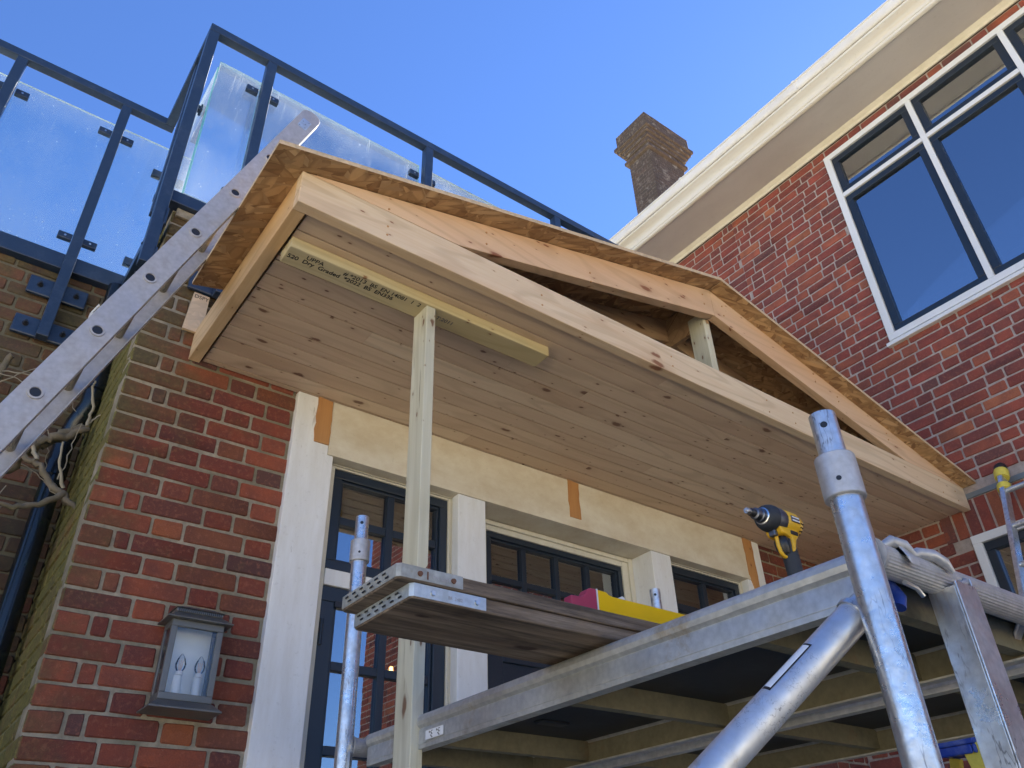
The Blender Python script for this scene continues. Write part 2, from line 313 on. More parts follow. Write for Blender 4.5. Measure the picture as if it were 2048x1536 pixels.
# ------------------------------------------------------------------ mesh helpers
class MB:
    def __init__(s): s.v = []; s.f = []; s.mi = []; s.c = []
    def q(s, pts, mi=0, col=(1, 1, 1)):
        b = len(s.v); s.v += [tuple(p) for p in pts]; s.f.append(tuple(range(b, b+len(pts)))); s.mi.append(mi); s.c.append(col)
    def hexa(s, P, mi=0, col=(1, 1, 1)):
        b = len(s.v); s.v += [tuple(p) for p in P]
        for f in ((0, 3, 2, 1), (4, 5, 6, 7), (0, 1, 5, 4), (1, 2, 6, 5), (2, 3, 7, 6), (3, 0, 4, 7)):
            s.f.append(tuple(b+i for i in f)); s.mi.append(mi); s.c.append(col)
    def box(s, x0, x1, y0, y1, z0, z1, mi=0, col=(1, 1, 1)):
        s.hexa([(x0, y0, z0), (x1, y0, z0), (x1, y1, z0), (x0, y1, z0), (x0, y0, z1), (x1, y0, z1), (x1, y1, z1), (x0, y1, z1)], mi, col); return s
    def beam(s, p0, p1, a, b, up=(0, 0, 1), mi=0, col=(1, 1, 1)):
        # rectangular bar, a = width across, b = height along 'up'
        p0, p1 = Vector(p0), Vector(p1); d = (p1-p0).normalized(); u = Vector(up); u = (u-d*u.dot(d)).normalized(); r = d.cross(u)
        P = []
        for p in (p0, p1):
            for sx, sz in ((-1, -1), (1, -1), (1, 1), (-1, 1)): P.append(p+r*sx*a/2+u*sz*b/2)
        s.hexa([P[0], P[1], P[2], P[3], P[4], P[5], P[6], P[7]], mi, col); return s
    def tube(s, p0, p1, r, r2=None, n=24, mi=0, cap=True, ribs=0, inner=None):
        p0, p1 = Vector(p0), Vector(p1); d = (p1-p0).normalized(); a = d.orthogonal().normalized(); c = d.cross(a)
        r2 = r if r2 is None else r2; b = len(s.v)
        if ribs: n = ribs*2
        for p, R in ((p0, r), (p1, r2)):
            for k in range(n):
                t = 2*math.pi*k/n; q = R-(.0009 if ribs and k % 2 else 0)
                s.v.append(tuple(p+a*math.cos(t)*q+c*math.sin(t)*q))
        for k in range(n):
            j = (k+1) % n; s.f.append((b+k, b+j, b+n+j, b+n+k)); s.mi.append(mi); s.c.append((1, 1, 1))
        if inner:
            b2 = len(s.v)
            dep = min(.12, (p1-p0).length*.9)
            for p, R in ((p1, inner), (p1-d*dep, inner)):
                for k in range(n):
                    t = 2*math.pi*k/n; s.v.append(tuple(p+a*math.cos(t)*R+c*math.sin(t)*R))
            for k in range(n):
                j = (k+1) % n
                s.f.append((b+n+k, b+n+j, b2+j, b2+k)); s.f.append((b2+k, b2+j, b2+n+j, b2+n+k)); s.mi += [mi, mi]; s.c += [(1, 1, 1)]*2
            s.f.append(tuple(b2+n+k for k in range(n))); s.mi.append(mi); s.c.append((1, 1, 1))
            s.f.append(tuple(b+k for k in range(n))[::-1]); s.mi.append(mi); s.c.append((1, 1, 1))
        elif cap:
            s.f.append(tuple(b+k for k in range(n))[::-1]); s.f.append(tuple(b+n+k for k in range(n))); s.mi += [mi, mi]; s.c += [(1, 1, 1)]*2
        return s
    def path(s, pts, rad, n=10, mi=0):
        # connected tapered tube along points
        pts = [Vector(p) for p in pts]; b = len(s.v); N = len(pts); prev = None
        if not isinstance(rad, (list, tuple)): rad = [rad]*N
        for i, p in enumerate(pts):
            d = (pts[min(i+1, N-1)]-pts[max(i-1, 0)]).normalized()
            a = d.orthogonal().normalized() if prev is None else (prev-d*prev.dot(d)).normalized(); prev = a; c = d.cross(a)
            for k in range(n):
                t = 2*math.pi*k/n; s.v.append(tuple(p+(a*math.cos(t)+c*math.sin(t))*rad[i]))
        for i in range(N-1):
            for k in range(n):
                j = (k+1) % n; s.f.append((b+i*n+k, b+i*n+j, b+(i+1)*n+j, b+(i+1)*n+k)); s.mi.append(mi); s.c.append((1, 1, 1))
        s.f.append(tuple(b+k for k in range(n))[::-1]); s.f.append(tuple(b+(N-1)*n+k for k in range(n))); s.mi += [mi, mi]; s.c += [(1, 1, 1)]*2
        return s
    def prism(s, poly, y0, y1, mi=0, axes='xzy', col=(1, 1, 1), side=None):
        # poly in two axes, extruded along the third; axes e.g. 'xzy' = poly(x,z) extruded along y
        def P(u, v, w_):
            d = {axes[0]: u, axes[1]: v, axes[2]: w_}; return (d['x'], d['y'], d['z'])
        b = len(s.v); n = len(poly)
        s.v += [P(u, v, y0) for u, v in poly]+[P(u, v, y1) for u, v in poly]
        s.f.append(tuple(b+i for i in range(n))); s.f.append(tuple(b+n+i for i in range(n))[::-1]); s.mi += [mi, mi]; s.c += [col]*2
        for i in range(n):
            j = (i+1) % n; s.f.append((b+i, b+n+i, b+n+j, b+j)); s.mi.append(mi if side is None else side); s.c.append(col)
        return s
    def build(s, name, mats, parent=None, bevel=0, smooth=False, loc=None, ang=40):
        bricky = False
        me = bpy.data.meshes.new(name); me.from_pydata(s.v, [], s.f)
        mats = mats if isinstance(mats, (list, tuple)) else [mats]
        for m in mats: me.materials.append(m)
        for p, mi in zip(me.polygons, s.mi): p.material_index = mi
        ca = me.color_attributes.new('Col', 'FLOAT_COLOR', 'CORNER')
        arr = []
        for p, c in zip(me.polygons, s.c):
            if isinstance(c[0], tuple):
                for k_ in c: arr += [k_[0], k_[1], k_[2], 1]
            else: arr += [c[0], c[1], c[2], 1]*len(p.vertices)
        ca.data.foreach_set('color', arr)
        bm = bmesh.new(); bm.from_mesh(me); bmesh.ops.recalc_face_normals(bm, faces=bm.faces[:] if not bricky else []); bm.to_mesh(me); bm.free()
        o = bpy.data.objects.new(name, me); COL.objects.link(o)
        if parent: o.parent = parent; o.matrix_parent_inverse = MPI(parent)
        if smooth:
            for p in me.polygons: p.use_smooth = True
            try: me.set_sharp_from_angle(angle=math.radians(ang))
            except Exception: pass
        if bevel:
            b = o.modifiers.new('bevel', 'BEVEL'); b.width = bevel; b.segments = 2; b.limit_method = 'ANGLE'; b.angle_limit = math.radians(35)
        return o
def MPI(parent):
    # all meshes are written in world coordinates; cancel the parents' own placement
    mw = Matrix.Identity(4); p = parent
    chain = []
    while p: chain.append(p); p = p.parent
    mw = Matrix.Identity(4)
    for p in reversed(chain): mw = mw @ p.matrix_parent_inverse @ Matrix.LocRotScale(p.location, p.rotation_euler, p.scale)
    return mw.inverted()
def thing(name, label, cat, loc=(0, 0, 0), group=None):
    o = bpy.data.objects.new(name, None); COL.objects.link(o); o.location = loc; o.empty_display_size = .1
    o['label'] = label; o['category'] = cat
    if group: o['group'] = group
    return o
def tag(o, label, cat, group=None):
    o['label'] = label; o['category'] = cat
    if group: o['group'] = group
    return o
def text(body, size, name, mat, mtx, parent=None, bold=0., shear=0.):
    cu = bpy.data.curves.new(name, 'FONT'); cu.body = body; cu.size = size; cu.offset = bold; cu.shear = shear
    cu.extrude = .0002; cu.align_x = 'LEFT'
    t = bpy.data.objects.new(name+'_tmp', cu); COL.objects.link(t)
    dg = bpy.context.evaluated_depsgraph_get(); me = bpy.data.meshes.new_from_object(t.evaluated_get(dg))
    bpy.data.objects.remove(t); me.transform(mtx); me.materials.clear(); me.materials.append(mat)
    o = bpy.data.objects.new(name, me); COL.objects.link(o)
    if parent: o.parent = parent; o.matrix_parent_inverse = MPI(parent)
    return o
def frame_m(o, x, y):
    x = Vector(x).normalized(); y = Vector(y); y = (y-x*y.dot(x)).normalized(); z = x.cross(y)
    return Matrix(((x.x, y.x, z.x, o[0]), (x.y, y.y, z.y, o[1]), (x.z, y.z, z.z, o[2]), (0, 0, 0, 1)))

# ------------------------------------------------------------------ brickwork
PAL_F = [((.245, .062, .036), 5), ((.30, .080, .042), 4), ((.20, .050, .034), 4), ((.125, .058, .050), 2), ((.21, .074, .040), 3), ((.165, .055, .040), 2), ((.34, .105, .045), 1)]
PAL_R = [((.32, .078, .050), 5), ((.28, .064, .046), 5), ((.36, .098, .054), 4), ((.22, .062, .050), 2), ((.42, .135, .065), 1.2), ((.25, .068, .050), 3), ((.18, .07, .06), .5)]
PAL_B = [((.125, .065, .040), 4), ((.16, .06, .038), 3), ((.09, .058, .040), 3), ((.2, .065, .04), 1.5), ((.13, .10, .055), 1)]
PAL_C = [((.085, .064, .056), 4), ((.105, .072, .062), 3), ((.062, .052, .048), 3), ((.13, .085, .07), 1)]
def pick(pal):
    t = random.random()*sum(a[1] for a in pal)
    for c, w_ in pal:
        t -= w_
        if t <= 0: break
    k = random.uniform(.85, 1.15); return tuple(x*k for x in c)
def bricks(mb, O, U, N, u0, u1, z0, z1, holes, pal, mi=0, course=.075, phase=0., jit=1., recess=.006, bond='flemish', skew=0):
    """lay individual rounded bricks on the plane O + u*U, outward normal N, heights z0..z1"""
    O, U, N = Vector(O), Vector(U), Vector(N)
    k0 = math.floor((z0-phase)/course)-1
    for k in range(k0, int((z1-phase)/course)+2):
        a, b = phase+k*course+.005, phase+(k+1)*course-.005
        a, b = max(a, z0), min(b, z1)
        if b-a < .02: continue
        # units along the course
        us = []; u = u0
        if k % 2: seq = [.1025, .048]+[.215, .1025]*60
        else: seq = [.215, .1025]*60
        if skew: seq = seq[skew*(k % 3):]; u = u0-random.random()*.1
        for L in seq:
            if u >= u1: break
            us.append((u, min(u+L, u1))); u += L+.010
        for s0, s1 in us:
            s0 = max(s0, u0)
            segs = [(s0, s1)]
            for (h0, h1, hz0, hz1) in holes:
                if b > hz0+.012 and a < hz1-.012:
                    ns = []
                    for (p, q) in segs:
                        if q <= h0 or p >= h1: ns.append((p, q)); continue
                        if p < h0: ns.append((p, h0-.008))
                        if q > h1: ns.append((h1+.008, q))
                    segs = ns
            for p, q in segs:
                if q-p < .022: continue
                j = lambda s_: random.uniform(-s_, s_)*jit
                d = random.uniform(-.0014, .0014)*jit; i_ = .0035+random.random()*.002
                c = pick(pal); c2 = c
                if q-p > .15 and random.random() < .3: f_ = random.choice((.55, .65, 1.3)); c2 = tuple(x*f_ for x in c)
                tl = (j(.0022), j(.0022), j(.0022), j(.0022))
                def octo(ins_, jj_):
                    r = lambda: .002+.005*random.random()*jit
                    x0, x1, y0_, y1_ = p+ins_, q-ins_, a+ins_, b-ins_
                    return [(x0+r(), y0_+tl[0]), (x1-r(), y0_+tl[1]), (x1+j(.001), y0_+r()), (x1+j(.001), y1_-r()), (x1-r(), y1_+tl[2]), (x0+r(), y1_+tl[3]), (x0+j(.001), y1_-r()), (x0+j(.001), y0_+r())]
                st_ = random.getstate(); o8 = octo(0, 0); random.setstate(st_); i8 = octo(i_, 0)
                out = [O+U*x+Vector((0, 0, y))-N*(recess+.001) for x, y in o8]
                ins = [O+U*x+Vector((0, 0, y))+N*(d+j(.0005)) for x, y in i8]
                cl = [c, c2, c2, c2, c2, c, c, c]
                if c2 != c and random.random() < .4: cl = [c, c2, c2, c, c, c, c, c2]
                mb.q(ins, mi, cl)
                for e in range(8):
                    g = (e+1) % 8; mb.q([out[e], out[g], ins[g], ins[e]], mi, [cl[e], cl[g], cl[g], cl[e]])
def rects_minus(u0, u1, z0, z1, holes):
    us = sorted({u0, u1, *[h for H in holes for h in H[:2] if u0 < h < u1]}); zs = sorted({z0, z1, *[h for H in holes for h in H[2:] if z0 < h < z1]})
    R = []
    for i in range(len(us)-1):
        zr = None
        for j in range(len(zs)-1):
            cu, cz = (us[i]+us[i+1])/2, (zs[j]+zs[j+1])/2
            inside = any(h[0] < cu < h[1] and h[2] < cz < h[3] for h in holes)
            if inside:
                if zr: R.append((us[i], us[i+1], *zr)); zr = None
            else: zr = (zr[0], zs[j+1]) if zr else (zs[j], zs[j+1])
        if zr: R.append((us[i], us[i+1], *zr))
    return R

house = thing('brick_house', 'red brick house with stone-white door screen, flat terrace roof and taller wing on the right', 'house', (2.6, 3, GZ))
Dw = 2.88; XR = 4.786; XC = .37; YB = 3.61
# front wall
mb = MB()
holes_f = [(1.06, 4.11, GZ, 1.955)]
bricks(mb, (0, Dw, 0), (1, 0, 0), (0, -1, 0), XC, XR, GZ, 2.70, holes_f, PAL_F, 0, phase=.0)
for a, b, c, d in rects_minus(XC, XR-.01, GZ, 2.70, holes_f): mb.box(a, b, Dw+.006, Dw+.10, c, d, 1)
o = mb.build('wall', [M['brick_f'], M['mort_f']], house); o['label'] = 'front brick wall around the white door screen'
# left return (damp, mossy)
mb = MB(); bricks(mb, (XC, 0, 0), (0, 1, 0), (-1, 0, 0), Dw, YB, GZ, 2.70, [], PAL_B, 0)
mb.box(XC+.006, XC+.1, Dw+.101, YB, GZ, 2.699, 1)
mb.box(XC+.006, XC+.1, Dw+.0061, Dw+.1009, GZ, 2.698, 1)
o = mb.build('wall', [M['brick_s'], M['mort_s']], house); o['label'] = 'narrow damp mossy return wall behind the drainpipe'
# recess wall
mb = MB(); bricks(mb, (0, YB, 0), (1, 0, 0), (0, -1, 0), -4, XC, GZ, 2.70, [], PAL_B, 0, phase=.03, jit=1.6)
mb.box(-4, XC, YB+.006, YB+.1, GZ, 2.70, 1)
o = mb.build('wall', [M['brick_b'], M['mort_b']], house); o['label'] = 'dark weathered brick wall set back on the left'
# wing wall
W1 = (-1.55, 1.928, 3.262, 5.115); W2 = (-.2, 1.885, .55, 1.812)
mb = MB()
holes_r = [W1, W2, (W2[0]-.12, W2[1]+.1, 1.80, 2.065)]
bricks(mb, (XR, 0, 0), (0, 1, 0), (-1, 0, 0), -3.5, Dw, GZ, 5.20, holes_r, PAL_R, 0, phase=-.055, skew=1)
bricks(mb, (XR, 0, 0), (0, 1, 0), (-1, 0, 0), Dw, 7.0, 2.7, 5.20, [], PAL_R, 0, phase=-.055, skew=1)
for a, b, c, d in rects_minus(-3.5, 9, GZ, 5.20, [W1, W2]): mb.box(XR+.006, XR+.12, a, b, c, d, 1)
# soldier course over the lower window
y = W2[0]-.12
while y < W2[1]+.09:
    c = pick(PAL_R); a, b = y, y+.065
    P = [(XR+.007, a, 1.815), (XR+.007, b, 1.815), (XR+.007, b, 2.028), (XR+.007, a, 2.028)]
    Q = [(XR, a+.004, 1.819), (XR, b-.004, 1.819), (XR, b-.004, 2.024), (XR, a+.004, 2.024)]
    mb.q(Q, 0, c)
    for e in range(4): g = (e+1) % 4; mb.q([P[e], P[g], Q[g], Q[e]], 0, c)
    y += .076
o = mb.build('wall', [M['brick_r'], M['mort_r']], house); o['label'] = 'tall red brick wing wall with the windows'
MB().box(XR-.004, XR+.01, W2[0]-.12, 1.86, 2.031, 2.062).build('lintel_strip', M['lead'], house)
# flat roof slabs behind the parapets
MB().box(XC+.1, XR, Dw+.1, 9, 2.55, 2.66).box(-4, XC+.1, YB+.1, 9, 2.55, 2.66).build('flat_roof', M['lead'], house)
# coping
mb = MB(); mb.box(XC-.045, XR-.01, Dw-.045, Dw+.16, 2.705, 2.772); mb.build('parapet_coping', M['rail'], house, bevel=.003)
mb = MB(); mb.box(XC-.045, XC+.16, Dw+.161, YB-.046, 2.705, 2.771); mb.build('parapet_coping', M['rail'], house, bevel=.003)
mb = MB(); mb.box(-4, XC+.16, YB-.045, YB+.16, 2.700, 2.790); mb.build('parapet_coping', M['rail'], house, bevel=.003)
# small brown stacked tiles under the coping at the corner
MB().box(XC+.012, XC+.5, Dw-.018, Dw-.002, 2.66, 2.704).build('tile_creasing', M['mort_f'], house, bevel=.003)
# eaves of the wing (run along Y)
def yprism(name, poly, mat, y0, y1, bevel=0, smooth=False, parent=house):
    return MB().prism(poly, y0, y1, 0, 'xzy').build(name, mat, parent, bevel=bevel, smooth=smooth)
yprism('eave_soffit', [(4.386, 5.25), (XR, 5.25), (XR, 5.275), (4.386, 5.275)], M['eave'], -3.5, 9)
yprism('cornice_trim', [(XR-.006, 5.197), (XR-.020, 5.197), (XR-.024, 5.222), (XR-.05, 5.249), (XR-.006, 5.249)], M['reveal'], -3.5, 9, .002)
yprism('fascia_board', [(4.262, 5.353), (4.266, 5.340), (4.285, 5.328), (4.306, 5.318), (4.324, 5.302), (4.336, 5.283), (4.340, 5.268), (4.346, 5.266), (4.350, 5.250), (4.360, 5.243), (4.376, 5.243), (4.384, 5.250), (4.384, 5.449), (4.270, 5.449), (4.268, 5.36)], M['fasc'], -3.5, 9, 0, True)
gp = [(4.2665, 5.448), (4.2665, 5.361), (4.256, 5.357), (4.246, 5.362), (4.238, 5.378), (4.231, 5.400), (4.229, 5.425), (4.220, 5.430), (4.219, 5.440), (4.228, 5.446), (4.238, 5.444), (4.244, 5.40), (4.256, 5.368), (4.262, 5.378), (4.262, 5.448)]
yprism('gutter', gp, M['gut'], -3.5, 9, 0, True)
for y in (-2.4, -1.2, -.1, .52, 1.72, 2.92, 4.1, 5.3, 6.5):
    MB().prism([(4.2615, 5.449), (4.2615, 5.350), (4.254, 5.352), (4.243, 5.357), (4.234, 5.374), (4.227, 5.398), (4.224, 5.42), (4.214, 5.428), (4.214, 5.444), (4.225, 5.449)], y-.011, y+.011, 0, 'xzy').build('gutter_bracket', M['gut'], house, bevel=.001)
# wing roof
mb = MB(); mb.q([(4.30, -3.6, 5.46), (4.30, 10, 5.46), (8.3, 10, 8.4), (8.3, -3.6, 8.4)]); mb.q([(12.3, -3.6, 5.46), (12.3, 10, 5.46), (8.3, 10, 8.4), (8.3, -3.6, 8.4)])
mb.q([(4.30, -3.6, 5.452), (4.30, 10, 5.452), (12.3, 10, 5.452), (12.3, -3.6, 5.452)]); mb.q([(4.30, -3.6, 5.46), (8.3, -3.6, 8.4), (12.3, -3.6, 5.46)]); mb.q([(4.30, 10, 5.46), (8.3, 10, 8.4), (12.3, 10, 5.46)])
mb.build('roof', M['tile'], house)
# outer shell of the wing so it is a closed building
mb = MB(); mb.box(XR+.13, 12, -3.5, -3.4, GZ, 5.45); mb.box(XR+.13, 12, 9.9, 10, GZ, 5.45); mb.box(11.9, 12, -3.39, 9.89, GZ, 5.45); mb.build('wall', M['mort_r'], house)
mb = MB(); mb.box(-4.1, -4.0, YB+.1, 9, GZ, 2.7); mb.box(-4, XR, 9, 9.1, GZ, 2.7); mb.build('wall', M['mort_f'], house)

# ---- chimney
ch = MB(); cx, cyy = 7.327, 5.5; WX, WY = 1.065, .705
def ring(z0, z1, e, pal=PAL_C):
    x0, x1, y0, y1 = cx-e, cx+WX+e, cyy-e, cyy+WY+e
    ch.box(x0+.006, x1-.006, y0+.006, y1-.006, z0, z1, 1)
    bricks(ch, (0, y0, 0), (1, 0, 0), (0, -1, 0), x0, x1, z0, z1, [], pal, 0, phase=z0, jit=1.5)
    bricks(ch, (x0, 0, 0), (0, 1, 0), (-1, 0, 0), y0, y1, z0, z1, [], pal, 0, phase=z0, jit=1.5)
    bricks(ch, (0, y1, 0), (1, 0, 0), (0, 1, 0), x0, x1, z0, z1, [], pal, 0, phase=z0, jit=1.5)
    bricks(ch, (x1, 0, 0), (0, 1, 0), (1, 0, 0), y0, y1, z0, z1, [], pal, 0, phase=z0, jit=1.5)
T = 11.53
ring(T-.30, T, 0); ring(T-.375, T-.301, .045); ring(T-.45, T-.376, .01); ring(T-.525, T-.451, -.03); ring(T-.60, T-.526, -.065)
ring(T-.675, T-.601, -.10); ring(T-.75, T-.676, -.06); ring(7.3, T-.751, -.115)
chim = ch.build('chimney', [M['brick_c'], M['mort_c']], house)

# ---- upper wing window (x = XR plane)
def wing_window(Wn, mull, trans, name, dark_w=.052, pane=M['pane_w'], low=False):
    y0, y1, z0, z1 = Wn
    xf = XR-.012; wf = MB(); fw_ = .05
    root = MB()
    root.box(xf, XR+.05, y0, y1, z1-fw_, z1); root.box(xf, XR+.05, y0, y1, z0, z0+fw_)
    root.box(xf, XR+.05, y1-fw_, y1, z0+fw_, z1-fw_); root.box(xf, XR+.05, y0, y0+fw_, z0+fw_, z1-fw_)
    for m_ in mull: root.box(xf+.001, XR+.049, m_-.02, m_+.02, z0+fw_, z1-fw_)
    if trans:
        ys = [y0+fw_]+[v for m_ in sorted(mull) for v in (m_-.02, m_+.02)]+[y1-fw_]
        for i in range(0, len(ys), 2): root.box(xf+.002, XR+.048, ys[i], ys[i+1], trans-.02, trans+.02)
    win = root.build(name, M['white'], house, bevel=.003)
    ys = [y0+fw_]+[v for m_ in sorted(mull) for v in (m_-.02, m_+.02)]+[y1-fw_]
    zs = [z0+fw_, trans-.02, trans+.02, z1-fw_] if trans else [z0+fw_, z1-fw_]
    for i in range(0, len(ys), 2):
        for j in range(0, len(zs), 2):
            a, b, c, d = ys[i]+.002, ys[i+1]-.002, zs[j]+.002, zs[j+1]-.002
            k = dark_w; cs = MB()
            cs.box(XR+.004, XR+.06, a, b, d-k, d); cs.box(XR+.004, XR+.06, a, b, c, c+k)
            cs.box(XR+.004, XR+.06, a, a+k, c+k, d-k); cs.box(XR+.004, XR+.06, b-k, b, c+k, d-k)
            cs.build('casement', M['navy'], win, bevel=.004)
            MB().box(XR+.030, XR+.036, a+k-.001, b-k+.001, c+k-.001, d-k+.001).build('pane', pane, win)
    return win
wing_window(W1, [1.205, .505, -.2, -.9], 4.655, 'window')
MB().prism([(XR-.035, 3.214), (XR+.02, 3.214), (XR+.02, 3.262), (XR-.035, 3.240)], W1[0]-.04, W1[1]+.02, 0, 'xzy').build('window_sill', M['white'], house, bevel=.003)
wing_window(W2, [.85], None, 'window', .05)
def room(x0, x1, y0, y1, z0, z1, mat):
    mb = MB(); P = [(x0, y0, z0), (x1, y0, z0), (x1, y1, z0), (x0, y1, z0), (x0, y0, z1), (x1, y0, z1), (x1, y1, z1), (x0, y1, z1)]
    return mb, P
mb = MB(); mb.box(XR+2.5, XR+2.6, -3, 4, GZ, 5.2); mb.box(XR+.13, XR+2.5, -3, 4, 2.4, 2.5); mb.box(XR+.13, XR+2.5, -3, 4, 5.21, 5.24); mb.box(XR+.13, XR+2.5, 4, 4.1, GZ, 5.2); mb.box(XR+.13, XR+2.5, -3.2, -3.1, GZ, 5.2)
mb.build('interior_wall', M['room'], house)
for ya_, yb_ in ((1.705, 1.80), (.60, .66)): MB().box(XR+.10, XR+.13, ya_, yb_, 3.30, 4.62).build('curtain_edge', M['white'], house, bevel=.003)
mb = MB(); mb.box(.5, 4.7, 6, 6.1, GZ, 2.5); mb.box(.5, .6, 3.1, 6, GZ, 2.5); mb.box(4.6, 4.7, 3.1, 6, GZ, 2.5); mb.box(.6, 4.6, 3.1, 6, 2.2, 2.3); mb.box(.6, 4.6, 3.1, 6, GZ-.02, GZ)
mb.build('interior_wall', M['inside'], house)

# ---- door screen
FY = 2.85; ZF = 1.705
MB().box(1.2095, 4.0425, FY, 3.045, ZF, 1.9705).build('frieze_board', M['frz'], house, bevel=.002)
for (a, b, zb) in ((1.137, 1.208, 1.748), (2.557, 2.632, 1.757), (3.962, 4.044, 1.73)):
    P = [(a, 1.971)]; n = 7
    for i in range(n+1): P.append((a+random.uniform(-.003, .004), 1.965-(1.965-zb)*i/n))
    for i in range(n+1): P.append((b+random.uniform(-.004, .003), zb+(1.965-zb)*i/n))
    MB().prism(P, FY-.0035, FY+.01, 0, 'xzy').build('timber_patch', M['filler'], house)
P = [(3.966, 1.7295), (3.99, 1.66), (3.995, 1.60), (4.012, 1.585), (4.02, 1.65), (4.04, 1.67), (4.043, 1.7295)]
MB().prism(P, FY-.0025, FY+.008, 0, 'xzy').build('timber_patch', M['filler'], house)
for a, b in ((1.047, 1.236), (1.876, 2.03), (3.135, 3.285), (3.945, 4.118)):
    P = [(a, GZ), (b, GZ), (b, ZF-.001), (a, ZF-.001)]
    if a < 1.1: P = [(a, GZ), (b, GZ), (b, ZF-.001), (1.209, ZF-.001), (1.209, 1.9705), (a, 1.9705)]
    if a > 3.9: P = [(a, GZ), (b, GZ), (b, 1.9705), (4.043, 1.9705), (4.043, ZF-.001), (a, ZF-.001)]
    MB().prism(P, FY+.004, 3.045, 0, 'xzy').build('pilaster', M['pil'], house, bevel=.003)
def glazed(x0, x1, y, z0, z1, cols, rows, fr, bar, name, zbars=None, hinge=False):
    mb = MB(); d0, d1 = y, y+.05
    mb.box(x0, x1, d0, d1, z1-fr, z1); mb.box(x0, x1, d0, d1, z0, z0+fr)
    mb.box(x0, x0+fr, d0, d1, z0+fr, z1-fr); mb.box(x1-fr, x1, d0, d1, z0+fr, z1-fr)
    # rebate step
    s = .012; i0, i1, j0, j1 = x0+fr, x1-fr, z0+fr, z1-fr
    mb.box(i0, i1, d0+.012, d1-.002, j1-s, j1); mb.box(i0, i1, d0+.012, d1-.002, j0, j0+s); mb.box(i0, i0+s, d0+.012, d1-.002, j0+s, j1-s); mb.box(i1-s, i1, d0+.012, d1-.002, j0+s, j1-s)
    w_ = mb.build(name, M['navy'], house, bevel=.003)
    mb = MB(); xs = [i0+(i1-i0)*c/cols for c in range(1, cols)]
    zb = zbars if zbars is not None else [j0+(j1-j0)*r/rows for r in range(1, rows)]
    for x in xs: mb.box(x-bar/2, x+bar/2, d0+.013, d1-.004, j0+s, j1-s)
    ed = [i0+s]+[v for x in xs for v in (x-bar/2, x+bar/2)]+[i1-s]
    for z in zb:
        for k in range(0, len(ed), 2): mb.box(ed[k], ed[k+1], d0+.014, d1-.005, z-bar/2, z+bar/2)
    mb.build('glazing_bars', M['navy'], w_, bevel=.003)
    MB().box(i0+.001, i1-.001, d0+.032, d0+.037, j0+.001, j1-.001).build('pane', M['pane'], w_)
    return w_
def white_frame(x0, x1, X0, X1, y, ztop, ZT, zbot=GZ):
    # stepped moulding between pilaster faces (x0..x1) and dark frame (X0..X1)
    mb = MB(); 
    mb.box(x0, X0, y-.004, 3.044, zbot, ZT); mb.box(X1, x1, y-.004, 3.043, zbot, ZT); mb.box(X0, X1, y-.003, 3.042, ztop, ZT)
    mb.box(x0, (x0+X0)/2-.004, y-.018, y-.005, zbot, ZT-.001); mb.box((x1+X1)/2+.004, x1, y-.018, y-.005, zbot, ZT-.002); mb.box((x0+X0)/2-.003, (x1+X1)/2+.003, y-.016, y-.005, (ztop+ZT)/2, ZT-.003)
    mb.build('moulded_frame', M['reveal'], house, bevel=.003)
# left sidelight
white_frame(1.2365, 1.8755, 1.278, 1.862, 2.92, 1.690, ZF-.002)
glazed(1.280, 1.860, 2.922, 1.237, 1.688, 2, 2, .040, .036, 'window')
MB().box(1.279, 1.861, 2.912, 3.04, 1.168, 1.235).build('transom_bar', M['pil'], house, bevel=.003)
lw = glazed(1.280, 1.860, 2.922, GZ+.1, 1.166, 2, 8, .060, .034, 'window', zbars=[.865, .565, .265, -.035, -.335, -.635, -.935])
MB().tube((1.288, 2.917, .93), (1.288, 2.917, 1.03), .008).build('hinge', M['navy'], lw)
MB().box(1.335, 1.37, 2.913, 2.921, 1.085, 1.11).build('catch', M['black'], lw, bevel=.002)
# centre: recessed door and fanlight
white_frame(2.0305, 3.1345, 2.148, 3.064, 3.02, 1.650, ZF-.002)
glazed(2.150, 3.062, 3.022, 1.19, 1.648, 4, 2, .028, .030, 'window')
MB().box(2.149, 3.063, 3.014, 3.05, 1.115, 1.188).build('transom_bar', M['navy'], house, bevel=.003)
mb = MB(); dx0, dx1, dz0, dz1 = 2.150, 3.062, GZ+.03, 1.113
mb.box(dx0, dx1, 3.035, 3.075, dz0, dz1)
mb.box(dx0, dx0+.09, 3.024, 3.034, dz0, dz1); mb.box(dx1-.09, dx1, 3.024, 3.034, dz0, dz1); mb.box(dx0+.09, dx1-.09, 3.024, 3.034, dz1-.09, dz1); mb.box(dx0+.09, dx1-.09, 3.024, 3.034, -.35, -.2); mb.box(dx0+.09, dx1-.09, 3.024, 3.034, dz0, dz0+.2); mb.box(2.56, 2.65, 3.025, 3.034, dz0+.2, dz1-.09)
door = mb.build('door', M['navy'], house, bevel=.004)
MB().tube((2.62, 3.02, -.35), (2.62, 2.97, -.35), .024, .03).build('door_knob', M['steel'], door, smooth=True)
# right sidelight
white_frame(3.2855, 3.9445, 3.328, 3.936, 2.92, 1.690, ZF-.002)
glazed(3.330, 3.934, 2.922, 1.237, 1.688, 2, 2, .040, .036, 'window')
MB().box(3.329, 3.935, 2.912, 3.04, 1.168, 1.235).build('transom_bar', M['pil'], house, bevel=.003)
glazed(3.330, 3.934, 2.922, GZ+.1, 1.166, 2, 8, .060, .034, 'window', zbars=[.865, .565, .265, -.035, -.335, -.635, -.935])
LAMP = (2.122, 1.166)
